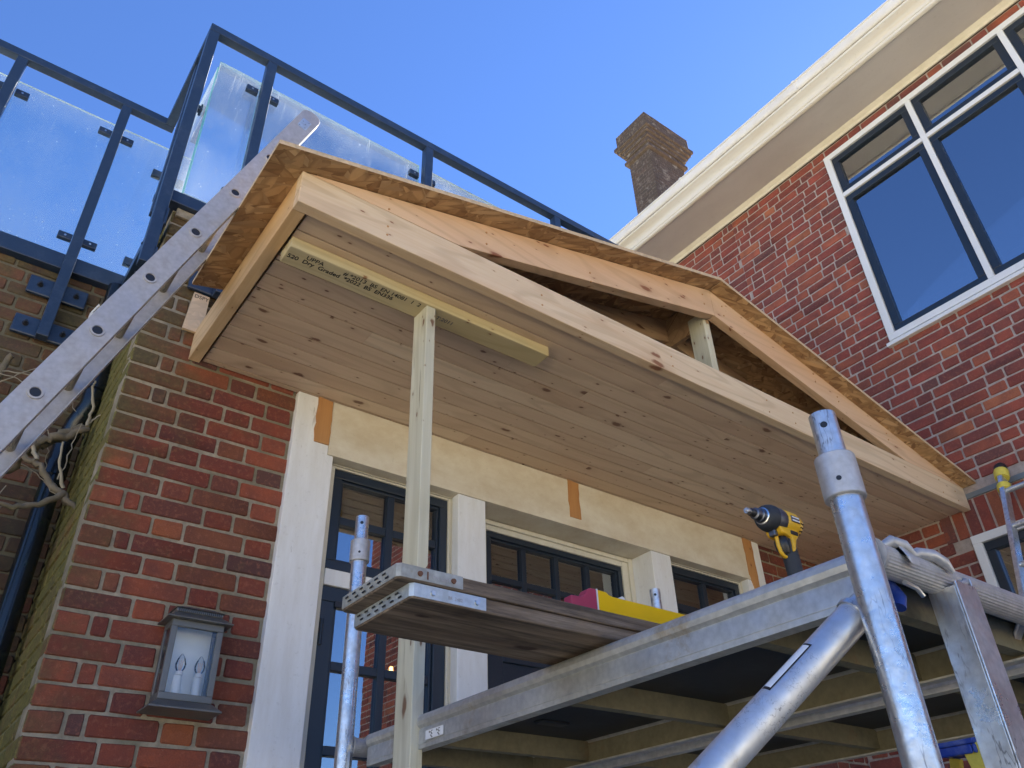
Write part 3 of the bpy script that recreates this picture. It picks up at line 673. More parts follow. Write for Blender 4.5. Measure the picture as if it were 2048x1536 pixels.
# interior lamp seen through the left sidelight
lp = thing('wall_lamp', 'small glowing lamp inside the house, seen through the left side window', 'lamp', (2.12, 3.86, 1.1))
LX, LZ = LAMP; mb = MB(); mb.tube((LX, 3.86, LZ-.012), (LX, 3.86, LZ+.012), .012, .008, mi=0, n=14); mb.build('bulb', M['bulb'], lp, smooth=True)
MB().path([(LX, 3.86, LZ-.013), (LX, 3.86, LZ-.05), (LX, 3.95, LZ-.07), (LX, 4.05, LZ-.07)], [.008, .006, .006, .04]).build('bracket', M['rust'], lp)

# ------------------------------------------------------------------ canopy
YF = 1.826; SL = .246; RX = 2.685; RZ = 2.62
can = thing('porch_canopy', 'unfinished pine porch canopy with shallow gable, boarded underside and strand board roof', 'canopy', (2.6, 2.88, 1.96))
mb = MB(); mb.prism([(.577, 1.96), (4.783, 1.962), (4.783, 2.106), (.577, 2.101)], YF, YF+.044, 0, 'xzy'); fb = mb.build('fascia_beam', M['pine_x'], can, bevel=.0025)
mb = MB(); mb.prism([(.60, 2.1035), (1.19, 2.1045), (RX-.001, 2.458), (RX-.001, RZ-.003)], YF+.001, YF+.045, 0, 'xzy'); mb.build('rake_board', M['pine_rake'], can, bevel=.002)
mb = MB(); mb.prism([(RX+.001, 2.458), (4.18, 2.1065), (4.78, 2.1075), (4.78, 2.118), (RX+.001, RZ-.003)], YF+.0015, YF+.045, 0, 'xzy'); mb.build('rake_board', M['pine_rake'], can, bevel=.002)
# screws as little countersunk heads with torn fibre
mb = MB()
for x, zz in ((.90, (1.99, 2.03, 2.115)), (1.32, (2.18, 2.24)), (1.58, (2.0, 2.05)), (1.86, (2.26, 2.31)), (2.30, (2.0, 2.05)), (2.62, (2.50, 2.56)), (2.76, (2.49, 2.55)), (2.95, (1.995, 2.06)), (3.15, (2.0, 2.06)), (3.45, (2.36, 2.41)), (3.63, (2.30, 2.33)), (4.05, (2.20, 2.24)), (4.5, (2.0, 2.08)), (4.66, (1.99, 2.05, 2.12))):
    for z in zz: mb.tube((x, YF-.0012, z), (x, YF+.003, z), .0042, n=10)
mb.build('screw_heads', M['filler'], fb)
mb = MB(); mb.box(2.655, 2.700, YF+.052, YF+.145, 2.09, 2.50); mb.build('king_post', M['treat_z'], can, bevel=.003)
mb = MB(); mb.prism([(YF+.045, 1.961), (2.879, 1.961), (2.879, 2.10), (YF+.045, 2.10)], .577, .622, 0, 'yzx'); mb.build('end_board', M['pine_y'], can, bevel=.0025)
# soffit boards
mb = MB(); y = YF+.0455; bw = .0885; i = 0
while y < 2.87:
    y1 = min(y+bw, 2.878); x = .632
    joints = sorted(random.uniform(.9, 4.5) for _ in range(random.choice((1, 1, 2))))
    xs = [x]+joints+[4.781]
    for j in range(len(xs)-1):
        c = (random.random(), random.random(), 0); g = .0042
        a, b = xs[j]+.0004, xs[j+1]-.0004
        mb.prism([(y+.0032, 1.985), (y+.0032, 1.9732), (y+.0042, 1.9722), (y1-.0042, 1.9722), (y1-.0032, 1.9732), (y1-.0032, 1.985)], a, b, 0, 'yzx', col=c)
    y = y1; i += 1
mb.build('soffit_boards', M['soffit'], can)
# roof sheathing
def slab(pts, under, th, name, side):
    mb = MB(); f = lambda x: under-SL*abs(RX-x)
    n = len(pts); b = 0; mb.v = [(x, y, f(x)) for x, y in pts]+[(x, y, f(x)+th) for x, y in pts]
    mb.f = [tuple(range(n)), tuple(range(n, 2*n))[::-1]]; mb.mi = [0, 0]; mb.c = [(1, 1, 1)]*2
    for i in range(n): j = (i+1) % n; mb.f.append((i, n+i, n+j, j)); mb.mi.append(1); mb.c.append((1, 1, 1))
    return mb.build(name, [M['osb'], M['osbedge']], can)
slab([(.462, 1.742), (RX-.001, 1.742), (RX-.001, 2.875), (.60, 2.875), (.60, 2.555), (.462, 2.555)], RZ, .018, 'roof_sheathing', 0)
slab([(RX+.001, 1.744), (4.782, 1.744), (4.782, 2.875), (RX+.001, 2.875)], RZ-.001, .018, 'roof_sheathing', 0)
MB().prism([(4.60, 2.62-.246*(4.60-RX)+.018), (4.782, 2.62-.246*(4.782-RX)+.018), (4.782, 2.62-.246*(4.782-RX)+.05), (4.66, 2.62-.246*(4.66-RX)+.045)], 1.76, 2.87, 0, 'xzy').build('tilting_fillet', M['pine_y'], can, bevel=.002)
for y in (2.12, 2.48, 2.825):
    for s in (-1, 1):
        x0, x1 = (.64, RX-.012) if s < 0 else (RX+.012, 4.77)
        f = lambda x: RZ-.002-SL*abs(RX-x)
        mb = MB(); za, zb = f(x0), f(x1)
        mb.prism([(x0, max(za-.14, 1.99)), (x1, max(zb-.14, 1.99)), (x1, zb), (x0, za)], y, y+.044, 0, 'xzy'); mb.build('rafter', M['raft'], can, bevel=.002)
MB().box(RX-.011, RX+.011, YF+.05, 2.87, 2.44, RZ-.006).build('ridge_board', M['raft'], can)

# OSB offcut on the wall
of = MB().prism([(.522, 2.088), (.60, 2.088), (.60, 2.285), (.535, 2.285)], 2.858, 2.872, 0, 'xzy', side=1).build('strand_board_offcut', [M['osb_v'], M['osbedge']])
tag(of, 'small pale strand board offcut on the brick wall beside the left end of the canopy', 'board')
text('DSPY.S', .026, 'pencilled_letters', M['ink'], frame_m((.538, 2.8572, 2.258), (1, 0, 0), (0, 0, 1)), of)

# ------------------------------------------------------------------ prop under the soffit
pr = thing('timber_prop', 'T-shaped timber prop, pale treated post holding a short stamped header under the soffit', 'prop', (1.187, 2.045, GZ))
hd = MB().box(.632, 1.745, 1.994, 2.089, 1.925, 1.9715).build('header', M['header'], pr, bevel=.004)
MB().box(1.168, 1.207, 1.999, 2.091, GZ+.001, 1.9245).build('post', M['treat_z'], pr, bevel=.003)
text('520  Dry  Graded   *2022   BS  EN336', .0235, 'stamp', M['ink'], frame_m((.643, 2.062, 1.9246), (1, 0, 0), (0, -1, 0)), hd, .0004, .25) if False else None
# letters read from below: x to the right, 'up' towards the viewer side (-y)
text('520  Dry  Graded  *2022  BS  EN336', .027, 'stamp', M['ink'], frame_m((.640, 2.050, 1.9246), (1, 0, 0), (0, -1, 0)), hd, .0005)
text('UPPA          # *2013  BS  EN 14081  1  2', .027, 'stamp', M['ink'], frame_m((.700, 2.026, 1.9246), (1, 0, 0), (0, -1, 0)), hd, .0003)
text('T:2011', .027, 'stamp', M['inkl'], frame_m((1.235, 2.05, 1.9246), (1, 0, 0), (0, -1, 0)), hd, .0003)

# ------------------------------------------------------------------ balcony railing
rl = thing('balcony_railing', 'navy blue metal balcony railing with glass panels on the terrace edge', 'railing', (.33, 2.85, 2.3))
ZT, ZB = 3.962, 3.908
MB().box(.288, XR-.03, 2.800, 2.850, ZB, ZT).build('handrail', M['rail'], rl, bevel=.004)
MB().box(.2885, .338, 2.8505, 3.5295, ZB+.0005, ZT-.0005).build('handrail', M['rail'], rl, bevel=.004)
MB().box(-4, .3385, 3.530, 3.580, ZB, ZT).build('handrail', M['rail'], rl, bevel=.004)
def bolt(p, n, parent):
    p, n = Vector(p), Vector(n); mb = MB()
    mb.tube(p, p+n*.003, .014, n=16); mb.tube(p+n*.003, p+n*.013, .0105, n=6); mb.tube(p+n*.013, p+n*.026, .0065, n=12); mb.build('bolt', M['black'], parent)
def post(x, y, plates, nrm, zl=2.285):
    MB().box(x-.025, x+.025, y-.025, y+.025, zl, ZB-.001).build('post', M['rail'], rl, bevel=.003)
    for (zc, h) in plates:
        if nrm == 'y':
            wy = y+.08-.0255
            pl = MB().box(x-.127, x+.127, y+.0255, y+.0445, zc-h/2, zc+h/2).build('mounting_plate', M['rail'], rl, bevel=.006)
            for s in (-1, 1): bolt((x+s*.078, y+.0255, zc+.005), (0, -1, 0), pl)
        else:
            pl = MB().box(x+.0255, x+.0445, y-.127, y+.127, zc-h/2, zc+h/2).build('mounting_plate', M['rail'], rl, bevel=.006)
            for s in (-1, 1): bolt((x+.0255, y+s*.078, zc+.005), (-1, 0, 0), pl)
for x in (.629, 1.617, 2.605, 3.593): post(x, 2.825, [(2.345, .1), (2.575, .1)], 'y')
for x in (.079, -.45, -1.46, -2.5): post(x, 3.555, [(2.345, .1), (2.575, .1)], 'y')
post(.313, 2.825, [], 'x', 2.30)
MB().box(.327, .346, 2.80, 3.07, 2.295, 2.395).build('mounting_plate', M['rail'], rl, bevel=.005)
MB().box(.327, .346, 2.80, 3.07, 2.53, 2.625).build('mounting_plate', M['rail'], rl, bevel=.005)
for z in (2.345, 2.578):
    for y in (2.95, 3.03): bolt((.327, y, z), (-1, 0, 0), rl)
GT, GB = 3.830, 2.836
def gpanel(x0, x1, y0, y1):
    mb = MB(); mb.box(x0, x1, y0, y1, GB, GT)
    # faces normal to the thin direction are glass, the rest green, level edges painted sunlit
    thin = 1 if (y1-y0) < (x1-x0) else 0
    for i, f in enumerate(mb.f):
        P = [Vector(mb.v[k]) for k in f]; n = (P[1]-P[0]).cross(P[2]-P[1]).normalized()
        mb.mi[i] = 0 if abs(n[thin]) > .9 else (2 if abs(n.z) > .9 else 1)
    return mb.build('glass_panel', [M['bglass'], M['gedge'], M['sun_edge']], rl)
gy = 2.896
for a, b in ((.390, .615), (.643, 1.603), (1.631, 2.591), (2.619, 3.579), (3.607, 4.74)): gpanel(a, b, gy, gy+.010)
gpanel(.390, .400, 2.935, 3.60)
for a, b in ((-.436, .065), (.093, .372), (-1.446, -.464), (-2.48, -1.474)): gpanel(a, b, 3.626, 3.636)
def clamp(x, y, z, ax='y'):
    mb = MB()
    if ax == 'y':
        g0 = 2.896 if y < 3 else 3.626
        mb.box(x-.024, x+.024, g0-.012, g0-.0005, z-.022, z+.022); mb.box(x-.024, x+.024, g0+.0105, g0+.02, z-.022, z+.022)
        s = -1 if x > y*0+x else 1
        mb.tube((x, g0-.0125, z), (x, g0-.015, z), .007, n=12)
    else:
        mb.box(.378, .3895, y-.024, y+.024, z-.022, z+.022); mb.box(.4005, .41, y-.024, y+.024, z-.022, z+.022)
    return mb
def clamp2(x0, x1, y0, y1, yg, z):
    # plate pair pinching the glass, fixed to the side of the post, with a bright screw
    mb = MB(); mb.box(x0, x1, y0, yg-.0005, z-.019, z+.019)
    c = MB(); c.box(min(x0, x1)+.004, max(x0, x1), yg+.0105, yg+.017, z-.019, z+.019)
    o = mb.build('glass_clamp', M['rail'], rl, bevel=.003); xs = x1-.018 if x1 > x0 else x1+.018
    MB().tube(((x0+x1)/2, y0-.0001, z), ((x0+x1)/2, y0-.002, z), .0055, n=12).build('screw', M['steel'], o)
for x in (.629, 1.617, 2.605, 3.593):
    for z in (3.715, 2.93): clamp2(x-.088, x-.0255, 2.868, 0, 2.896, z); clamp2(x+.0255, x+.088, 2.868, 0, 2.896, z)
for x in (.079, -.45, -1.46):
    for z in (3.725, 2.93): clamp2(x-.090, x-.0255, 3.598, 0, 3.626, z); clamp2(x+.0255, x+.090, 3.598, 0, 3.626, z)
for z in (3.60, 2.93):
    m1 = clamp(0, 3.06, z, 'x'); m1.box(.338, .3775, 3.045, 3.075, z-.015, z+.015); m1.build('glass_clamp', M['rail'], rl, bevel=.002)
    m1 = clamp(.33, 3.6, z, 'y'); m1.build('glass_clamp', M['rail'], rl, bevel=.002)
MB().box(.3, .338, 3.04, 3.08, GB-.05, ZB-.001).build('post', M['rail'], rl, bevel=.003)
MB().box(.3395, .3775, 3.50, 3.53, 3.30, 3.34).build('glass_clamp', M['rail'], rl, bevel=.002)

# ------------------------------------------------------------------ ladder on the canopy
ld = thing('extension_ladder', 'long grey aluminium ladder leaning over the left edge of the canopy roof', 'ladder', (-.9, 2.25, GZ))
LS = 2.65; dirv = Vector((1, 0, LS)).normalized(); perp = Vector((dirv.z, 0, -dirv.x))   # perp points down-right
cen = lambda z: Vector((.077+(z-1.179)/LS, 0, z))
top = 2.715
def stile(yo, yi, name):
    # channel: web on the outside, two flanges inwards
    mb = MB(); h = .040
    sgn = 1 if yi > yo else -1
    p0, p1 = cen(GZ+.02), cen(top)
    def bar(off0, off1, ya, yb):
        P = []
        for p in (p0, p1):
            for o_, y_ in ((off0, ya), (off1, ya), (off1, yb), (off0, yb)): P.append(p+perp*o_+Vector((0, y_, 0)))
        mb.hexa(P)
    bar(-h, h, yo, yo+sgn*.004); bar(-h, -h+.005, yo+sgn*.0045, yi); bar(h-.005, h, yo+sgn*.0045, yi)
    # rounded plastic-free tip
    pt = [(-h, 0)]+[(-h*math.cos(t)*1, .030*math.sin(t)) for t in [math.pi*k/8 for k in range(0, 9)]]
    P0 = [p1+perp*a+dirv*b for a, b in pt[1:]]
    n = len(P0); b0 = len(mb.v)
    for y_ in (yo, yo+sgn*.004): mb.v += [tuple(p+Vector((0, y_, 0))) for p in P0]
    mb.f.append(tuple(b0+i for i in range(n))); mb.f.append(tuple(b0+n+i for i in range(n))[::-1]); mb.mi += [0, 0]; mb.c += [(1, 1, 1)]*2
    for i in range(n-1): mb.f.append((b0+i, b0+n+i, b0+n+i+1, b0+i+1)); mb.mi.append(0); mb.c.append((1, 1, 1))
    return mb.build(name, M['alu_lad'], ld, bevel=.0015)
sa = stile(2.088, 2.118, 'stile'); stile(2.432, 2.402, 'stile')
d254 = dirv*.2575
k = -11
p = cen(1.179)
for k in range(-9, 6):
    c = p+d254*k
    if c.z < GZ+.15 or c.z > top-.1: continue
    MB().tube(c+Vector((0, 2.089, 0)), c+Vector((0, 2.431, 0)), .0145, ribs=16, cap=False).build('rung', M['rung'], ld)
    mb = MB(); n = 20; b0 = len(mb.v)
    a_, c_ = dirv, perp
    for R, yy in ((.0205, 2.0878), (.0195, 2.0845), (.0145, 2.0842), (.0135, 2.0872)):
        for j in range(n):
            t = 2*math.pi*j/n; mb.v.append(tuple(c+a_*math.cos(t)*R+c_*math.sin(t)*R+Vector((0, yy, 0))))
    for r_ in range(3):
        for j in range(n): jj = (j+1) % n; mb.f.append((r_*n+j, r_*n+jj, (r_+1)*n+jj, (r_+1)*n+j)); mb.mi.append(0); mb.c.append((1, 1, 1))
    mb.f.append(tuple(3*n+j for j in range(n))); mb.mi.append(1); mb.c.append((1, 1, 1))  # flat black disc paints the shade inside the hollow rung
    mb.build('rung_end', [M['alu_lad'], M['black']], ld, smooth=True)
# worn sticker near the tip
c = cen(2.655); mb = MB(); P = [c+perp*a+dirv*b+Vector((0, 2.0872, 0)) for a, b in ((-.018, -.03), (.020, -.03), (.020, .028), (-.018, .028))]
Q = [v+Vector((0, .0004, 0)) for v in P]; mb.hexa([*P, *Q]); st = mb.build('worn_label', M['galv'], ld)
mb = MB()
for a, b in ((-.011, -.022), (.012, -.018), (.004, .0), (-.010, .010), (.011, .021)):
    q = c+perp*a+dirv*b+Vector((0, 2.0868, 0)); mb.tube(q, q+Vector((0, .0003, 0)), .0019, n=8)
mb.build('label_marks', M['ink'], st)

# ------------------------------------------------------------------ drainpipe
dp = thing('drainpipe', 'glossy black drainpipe in the corner behind the ladder', 'drainpipe', (.29, 3.47, GZ))
MB().tube((.292, 3.47, GZ), (.292, 3.47, 1.60), .041, n=32).build('pipe', M['pipe'], dp, smooth=True)
for za_, zb_ in ((1.60, 1.665), (.58, .62)): MB().tube((.292, 3.47, za_), (.292, 3.47, zb_), .048, n=32).build('socket', M['pipe'], dp, smooth=True)
MB().path([(.292, 3.47, 1.665), (.292, 3.47, 1.75), (.31, 3.44, 1.85), (.335, 3.40, 1.93), (.335, 3.40, 2.0)], .041, n=24).build('offset_bend', M['pipe'], dp, smooth=True)
MB().tube((.335, 3.40, 2.0), (.335, 3.40, 2.07), .050, n=32).build('socket', M['pipe'], dp, smooth=True)
MB().path([(.335, 3.40, 2.07), (.335, 3.42, 2.2), (.32, 3.5, 2.35), (.31, 3.55, 2.45), (.31, 3.55, 2.69)], .041, n=24).build('offset_bend', M['pipe'], dp, smooth=True)
for z in (.60, -.6): MB().box(.20, .385, 3.50, 3.605, z-.018, z+.018).build('pipe_clip', M['pipe'], dp, bevel=.004)

# ------------------------------------------------------------------ climbing vine stems
vn = thing('climbing_vine', 'bare woody climbing vine with dead twigs beside the drainpipe', 'vine', (0, 3.4, GZ))
def wander(pts, amp, n=5):
    out = []
    for i in range(len(pts)-1):
        a, b = Vector(pts[i]), Vector(pts[i+1])
        for k in range(n): out.append(a.lerp(b, k/n)+Vector([random.uniform(-amp, amp) for _ in range(3)]))
    out.append(Vector(pts[-1])); return out
def branch(pts, r0_, r1_, mat='bark', amp=.006, n=5, nn=10):
    r0_ *= .72; r1_ *= .72; P = wander(pts, amp*1.3, n); N = len(P); R = [(r0_+(r1_-r0_)*i/(N-1))*random.uniform(.88, 1.14) for i in range(N)]
    MB().path(P, R, nn).build('stem', M[mat], vn, smooth=True, ang=80)
branch([(-.20, 3.45, -.4), (-.12, 3.42, .5), (-.05, 3.36, 1.05), (.03, 3.33, 1.25), (.10, 3.33, 1.50), (.17, 3.33, 1.63), (.27, 3.32, 1.73), (.34, 3.32, 1.77)], .050, .022, amp=.01)
branch([(.13, 3.30, 1.56), (.20, 3.28, 1.66), (.28, 3.28, 1.70), (.345, 3.28, 1.755)], .026, .016)
branch([(.335, 3.27, 1.76), (.335, 3.26, 1.85), (.312, 3.25, 1.93), (.312, 3.24, 1.96)], .010, .005, 'twig', .003)
branch([(.335, 3.27, 1.77), (.37, 3.26, 1.82), (.385, 3.25, 1.84)], .007, .003, 'twig', .002)
branch([(.10, 3.27, 1.62), (.17, 3.25, 1.55), (.22, 3.24, 1.53), (.27, 3.23, 1.46), (.32, 3.22, 1.43), (.34, 3.22, 1.40)], .014, .020, 'bark', .004)
branch([(.14, 3.25, 1.66), (.175, 3.25, 1.60), (.20, 3.24, 1.55)], .012, .012, 'twig', .003)
branch([(.325, 3.22, 1.43), (.25, 3.20, 1.36), (.17, 3.18, 1.32), (.10, 3.16, 1.31)], .019, .011, 'bark', .003)
branch([(.315, 3.22, 1.45), (.275, 3.21, 1.55), (.265, 3.20, 1.63)], .009, .006, 'twig', .002)
branch([(.33, 3.21, 1.41), (.36, 3.2, 1.385), (.39, 3.19, 1.37)], .016, .012, 'bark', .002)
branch([(.29, 3.22, 1.48), (.30, 3.22, 1.62), (.31, 3.22, 1.74)], .004, .002, 'twig', .004)
branch([(-.45, 3.5, .9), (-.3, 3.5, 1.3), (-.22, 3.5, 1.6), (-.12, 3.5, 1.8), (-.02, 3.5, 2.0), (.0, 3.5, 2.12)], .03, .018, 'bark', .012)
branch([(-.5, 3.52, 1.5), (-.35, 3.5, 1.75), (-.2, 3.5, 1.88), (-.1, 3.5, 1.92)], .022, .012, 'bark', .012)
for i in range(11):
    x = random.uniform(-.4, .05); z = random.uniform(1.55, 2.1)
    pts = [(x, 3.45, z)]; a = random.uniform(-.3, 1.4)
    for s in range(4): a -= random.uniform(.1, .7); pts.append((pts[-1][0]+.09*math.cos(a), 3.42-.02*s, pts[-1][2]+.09*math.sin(a)))
    branch(pts, .004, .002, 'twig', .004, 4, 6)
for i in range(6):
    x = random.uniform(.0, .2); z = random.uniform(1.2, 1.6)
    branch([(x, 3.3, z), (x-.04, 3.28, z-.12), (x-.05, 3.27, z-.3)], .003, .0015, 'twig', .006, 4, 6)
cb = MB().path([(.245, 3.60, 2.49), (.245, 3.585, 2.53), (.262, 3.575, 2.575), (.275, 3.57, 2.545), (.29, 3.575, 2.56)], .007, 8).box(.235, .257, 3.58, 3.609, 2.44, 2.52).build('pipe_clip', M['whitep'], smooth=True)
tag(cb, 'broken white plastic pipe clip on the set-back wall just above the ladder', 'clip')

# ------------------------------------------------------------------ wall lantern
ln = thing('wall_lantern', 'grey metal half-lantern with two candle bulbs on the brick wall', 'lantern', (.80, 2.88, .63))
bx0, bx1, bz0, bz1 = .704, .877, .642, .896; LY = 2.782
mb = MB(); t = .016
# tapered box frame (narrower at the foot)
def ringbar(x0, x1, z0, z1): mb.box(x0, x1, LY, LY+t, z0, z1)
mb.box(bx0, bx1, LY, LY+t, bz1-.022, bz1); mb.box(bx0, bx1, LY, LY+t, bz0, bz0+.022)
mb.box(bx0, bx0+.02, LY, LY+t, bz0+.022, bz1-.022); mb.box(bx1-.02, bx1, LY, LY+t, bz0+.022, bz1-.022)
for x0, x1 in ((bx0, bx0+.012), (bx1-.012, bx1)):
    mb.box(x0, x1, LY+t, 2.872, bz1-.022, bz1); mb.box(x0, x1, LY+t, 2.872, bz0, bz0+.022); mb.box(x0, x1, 2.852, 2.872, bz0+.022, bz1-.022)
mb.build('body', M['lant'], ln, bevel=.002)
mb = MB(); mb.box(bx0+.0125, bx1-.0125, 2.866, 2.879, bz0, bz1); mb.build('back_plate', M['opal'], ln)
MB().box(bx0+.0195, bx1-.0195, LY+.006, LY+.009, bz0+.0215, bz1-.0215).build('pane', M['lglass'], ln)
MB().box(bx0+.003, bx0+.006, LY+t, 2.852, bz0+.022, bz1-.022).build('pane', M['lglass'], ln)
MB().box(bx1-.006, bx1-.003, LY+t, 2.852, bz0+.022, bz1-.022).build('pane', M['lglass'], ln)
def frustum(mb, a, b, mi=0):
    (x0, x1, y0, y1, z0), (X0, X1, Y0, Y1, Z0) = a, b
    mb.hexa([(x0, y0, z0), (x1, y0, z0), (x1, y1, z0), (x0, y1, z0), (X0, Y0, Z0), (X1, Y0, Z0), (X1, Y1, Z0), (X0, Y1, Z0)], mi)
mb = MB(); yb = 2.879
frustum(mb, (bx0-.024, bx1+.024, LY-.024, yb, bz1), (bx0-.024, bx1+.024, LY-.024, yb, bz1+.005))
frustum(mb, (bx0-.021, bx1+.021, LY-.021, yb, bz1+.0055), (bx0+.010, bx1-.010, LY+.010, yb, bz1+.028))
frustum(mb, (bx0+.008, bx1-.008, LY+.008, yb, bz1+.0285), (bx0+.008, bx1-.008, LY+.008, yb, bz1+.041))
frustum(mb, (bx0+.002, bx1-.002, LY+.002, yb, bz1+.0415), (bx0+.03, bx1-.03, LY+.03, yb, bz1+.056))
mb.build('roof_cap', M['lant'], ln, bevel=.002)
mb = MB()
for i in range(22): x = bx0+.016+(bx1-bx0-.032)*i/21; mb.box(x-.0018, x+.0018, LY+.0065, LY+.0078, bz1+.030, bz1+.040)
mb.build('vent_slots', M['black'], ln)
mb = MB(); frustum(mb, (bx0-.026, bx1+.026, LY-.026, yb, bz0-.024), (bx0, bx1, LY, yb, bz0-.0005)); frustum(mb, (bx0-.029, bx1+.029, LY-.029, yb, bz0-.031), (bx0-.029, bx1+.029, LY-.029, yb, bz0-.0245)); mb.build('base', M['lant'], ln, bevel=.002)
for x in (.765, .828):
    MB().tube((x, 2.815, bz0), (x, 2.825, bz0+.085), .0135, n=20).build('candle_tube', M['candle'], ln, smooth=True)
    mb = MB(); prof = [(.010, 0), (.016, .012), (.0175, .024), (.013, .04), (.004, .055), (.0005, .058)]
    n = 16; z0 = bz0+.096
    for R, h in prof:
        for j in range(n): t_ = 2*math.pi*j/n; mb.v.append((x+R*math.cos(t_), 2.815+R*math.sin(t_), z0+h))
    for r_ in range(len(prof)-1):
        for j in range(n): jj = (j+1) % n; mb.f.append((r_*n+j, r_*n+jj, (r_+1)*n+jj, (r_+1)*n+j)); mb.mi.append(0); mb.c.append((1, 1, 1))
    bo = mb.build('bulb', M['lglass'], ln, smooth=True)
    MB().tube((x, 2.815, bz0+.0851), (x, 2.815, bz0+.096), .012, n=16).build('bulb_collar', M['whitep'], ln, smooth=True)
    mb = MB()
    for q in (-.005, 0, .005): mb.tube((x+q*.6, 2.815, z0+.004), (x+q*1.3, 2.815, z0+.036), .0011, n=6)
    mb.build('filament', M['filament'], bo)

# ------------------------------------------------------------------ scaffold tower
tw = thing('scaffold_tower', 'aluminium scaffold tower with round posts and ribbed rungs below the canopy', 'scaffold', (1.14, .61, GZ))
PA, PB, PC, PD = (1.14, .61), (1.14, 2.33), (2.55, 2.33), (2.55, .61)
def tpost(P, zt, col, spig, r=.0254):
    x, y = P
    mb = MB(); mb.tube((x, y, GZ+.15), (x, y, zt), r, n=40); po = mb.build('post', M['alu'], tw, smooth=True)
    mb = MB(); mb.tube((x, y, col-.002), (x, y, spig), .0222, n=36, inner=.0195); 
    mb.build('spigot', M['alu'], po, smooth=True)
    mb = MB(); mb.tube((x, y, col-.075), (x, y, col), .0325, n=36); mb.build('collar', M['alu_rib'], po, smooth=True, bevel=.002)
    # drilled holes seen as dark discs slightly proud of the tube
    v = Vector((-x*.95-.25, -y-.05, 0)).normalized()
    q = Vector((x, y, spig-.028))+v*.0216; mb = MB(); mb.tube(q, q+v*.0009, .0058, n=16); mb.build('pin_hole', M['black'], po); q = Vector((x, y, col-.05))+v*.0318; mb = MB(); mb.tube(q, q+v*.0011, .0042, n=16); mb.build('pin_hole', M['black'], po)
    for dz in (0,): MB().tube((x, y, GZ), (x, y, GZ+.15), .045, n=20).build('caster', M['black'], tw, smooth=True)
tpost(PA, .572, .630, .712); tpost(PB, 1.055, 1.105, 1.192); tpost(PC, 1.055, 1.105, 1.207); tpost(PD, .572, .630, .712)
for z in (.465, -.035, -.535, -1.035):
    for y in (.61, 2.33):
        MB().tube((1.162, y, z), (2.528, y, z), .0254, ribs=30, cap=False).build('rung', M['alu_rib'], tw, smooth=False)
        for x, s in ((1.166, 1), (2.524, -1)): MB().tube((x-s*.006, y, z), (x+s*.004, y, z), .030, .0275, n=28).build('weld', M['alu_rib'], tw, smooth=True)
# vertical channel below the near rung
mb = MB()
x0 = 1.375; W_ = .066
mb.box(x0-W_/2, x0+W_/2, .575, .5785, GZ+.2, .452); mb.box(x0+W_/2-.003, x0+W_/2+.0005, .5788, .625, GZ+.2, .468); mb.box(x0-W_/2, x0-W_/2+.003, .5788, .625, GZ+.2, .445)
mb.build('frame_stile', M['alu'], tw, bevel=.001)
MB().path([(x0-.02, .583, .447), (x0-.004, .579, .452), (x0+.014, .580, .458), (x0+.026, .585, .466)], .0045, 8).build('weld', M['alu_rib'], tw, smooth=True)
mb = MB()
x0 = 2.315
mb.box(x0-W_/2, x0+W_/2, .575, .5785, GZ+.2, .452); mb.box(x0+W_/2-.003, x0+W_/2+.0005, .5788, .625, GZ+.2, .468); mb.build('frame_stile', M['alu'], tw, bevel=.001)
# stabiliser leg from the near-left post
p0 = Vector((1.167, .650, .395)); p1 = Vector((.945, .772, .189)); dd = (p1-p0).normalized(); pe = p0+dd*((GZ-p0.z)/dd.z)
br = MB().tube(p0+dd*.02, pe, .0254, n=40).build('stabiliser', M['alu_brace'], tw, smooth=True)
MB().path([p0-dd*.055, p0-dd*.03, p0-dd*.005, p0+dd*.018], [.010, .019, .023, .022], 20).build('coupler', M['alu'], tw, smooth=True)
MB().tube(p0+dd*.012, p0+dd*.022, .0285, n=28).build('weld', M['alu'], tw, smooth=True)
# sticker on the stabiliser: dark border with pale field, wrapped on the tube
def wrap_patch(p, d, r, a0, a1, l0, l1, mat, name, parent, ref):
    a = (ref-d*ref.dot(d)).normalized(); c = d.cross(a); mb = MB(); n = 8
    for k in range(n):
        t0, t1 = a0+(a1-a0)*k/n, a0+(a1-a0)*(k+1)/n
        f = lambda t, l: p+d*l+(a*math.cos(t)+c*math.sin(t))*r
        mb.q([f(t0, l0), f(t1, l0), f(t1, l1), f(t0, l1)])
    return mb.build(name, mat, parent)
ref = (Vector((-.35, -.5, .9)))
wrap_patch(p0, dd, .02575, -.12, .50, .120, .222, M['ink'], 'sticker', br, ref); wrap_patch(p0, dd, .0260, -.03, .45, .124, .217, M['whitep'], 'sticker', br, ref)

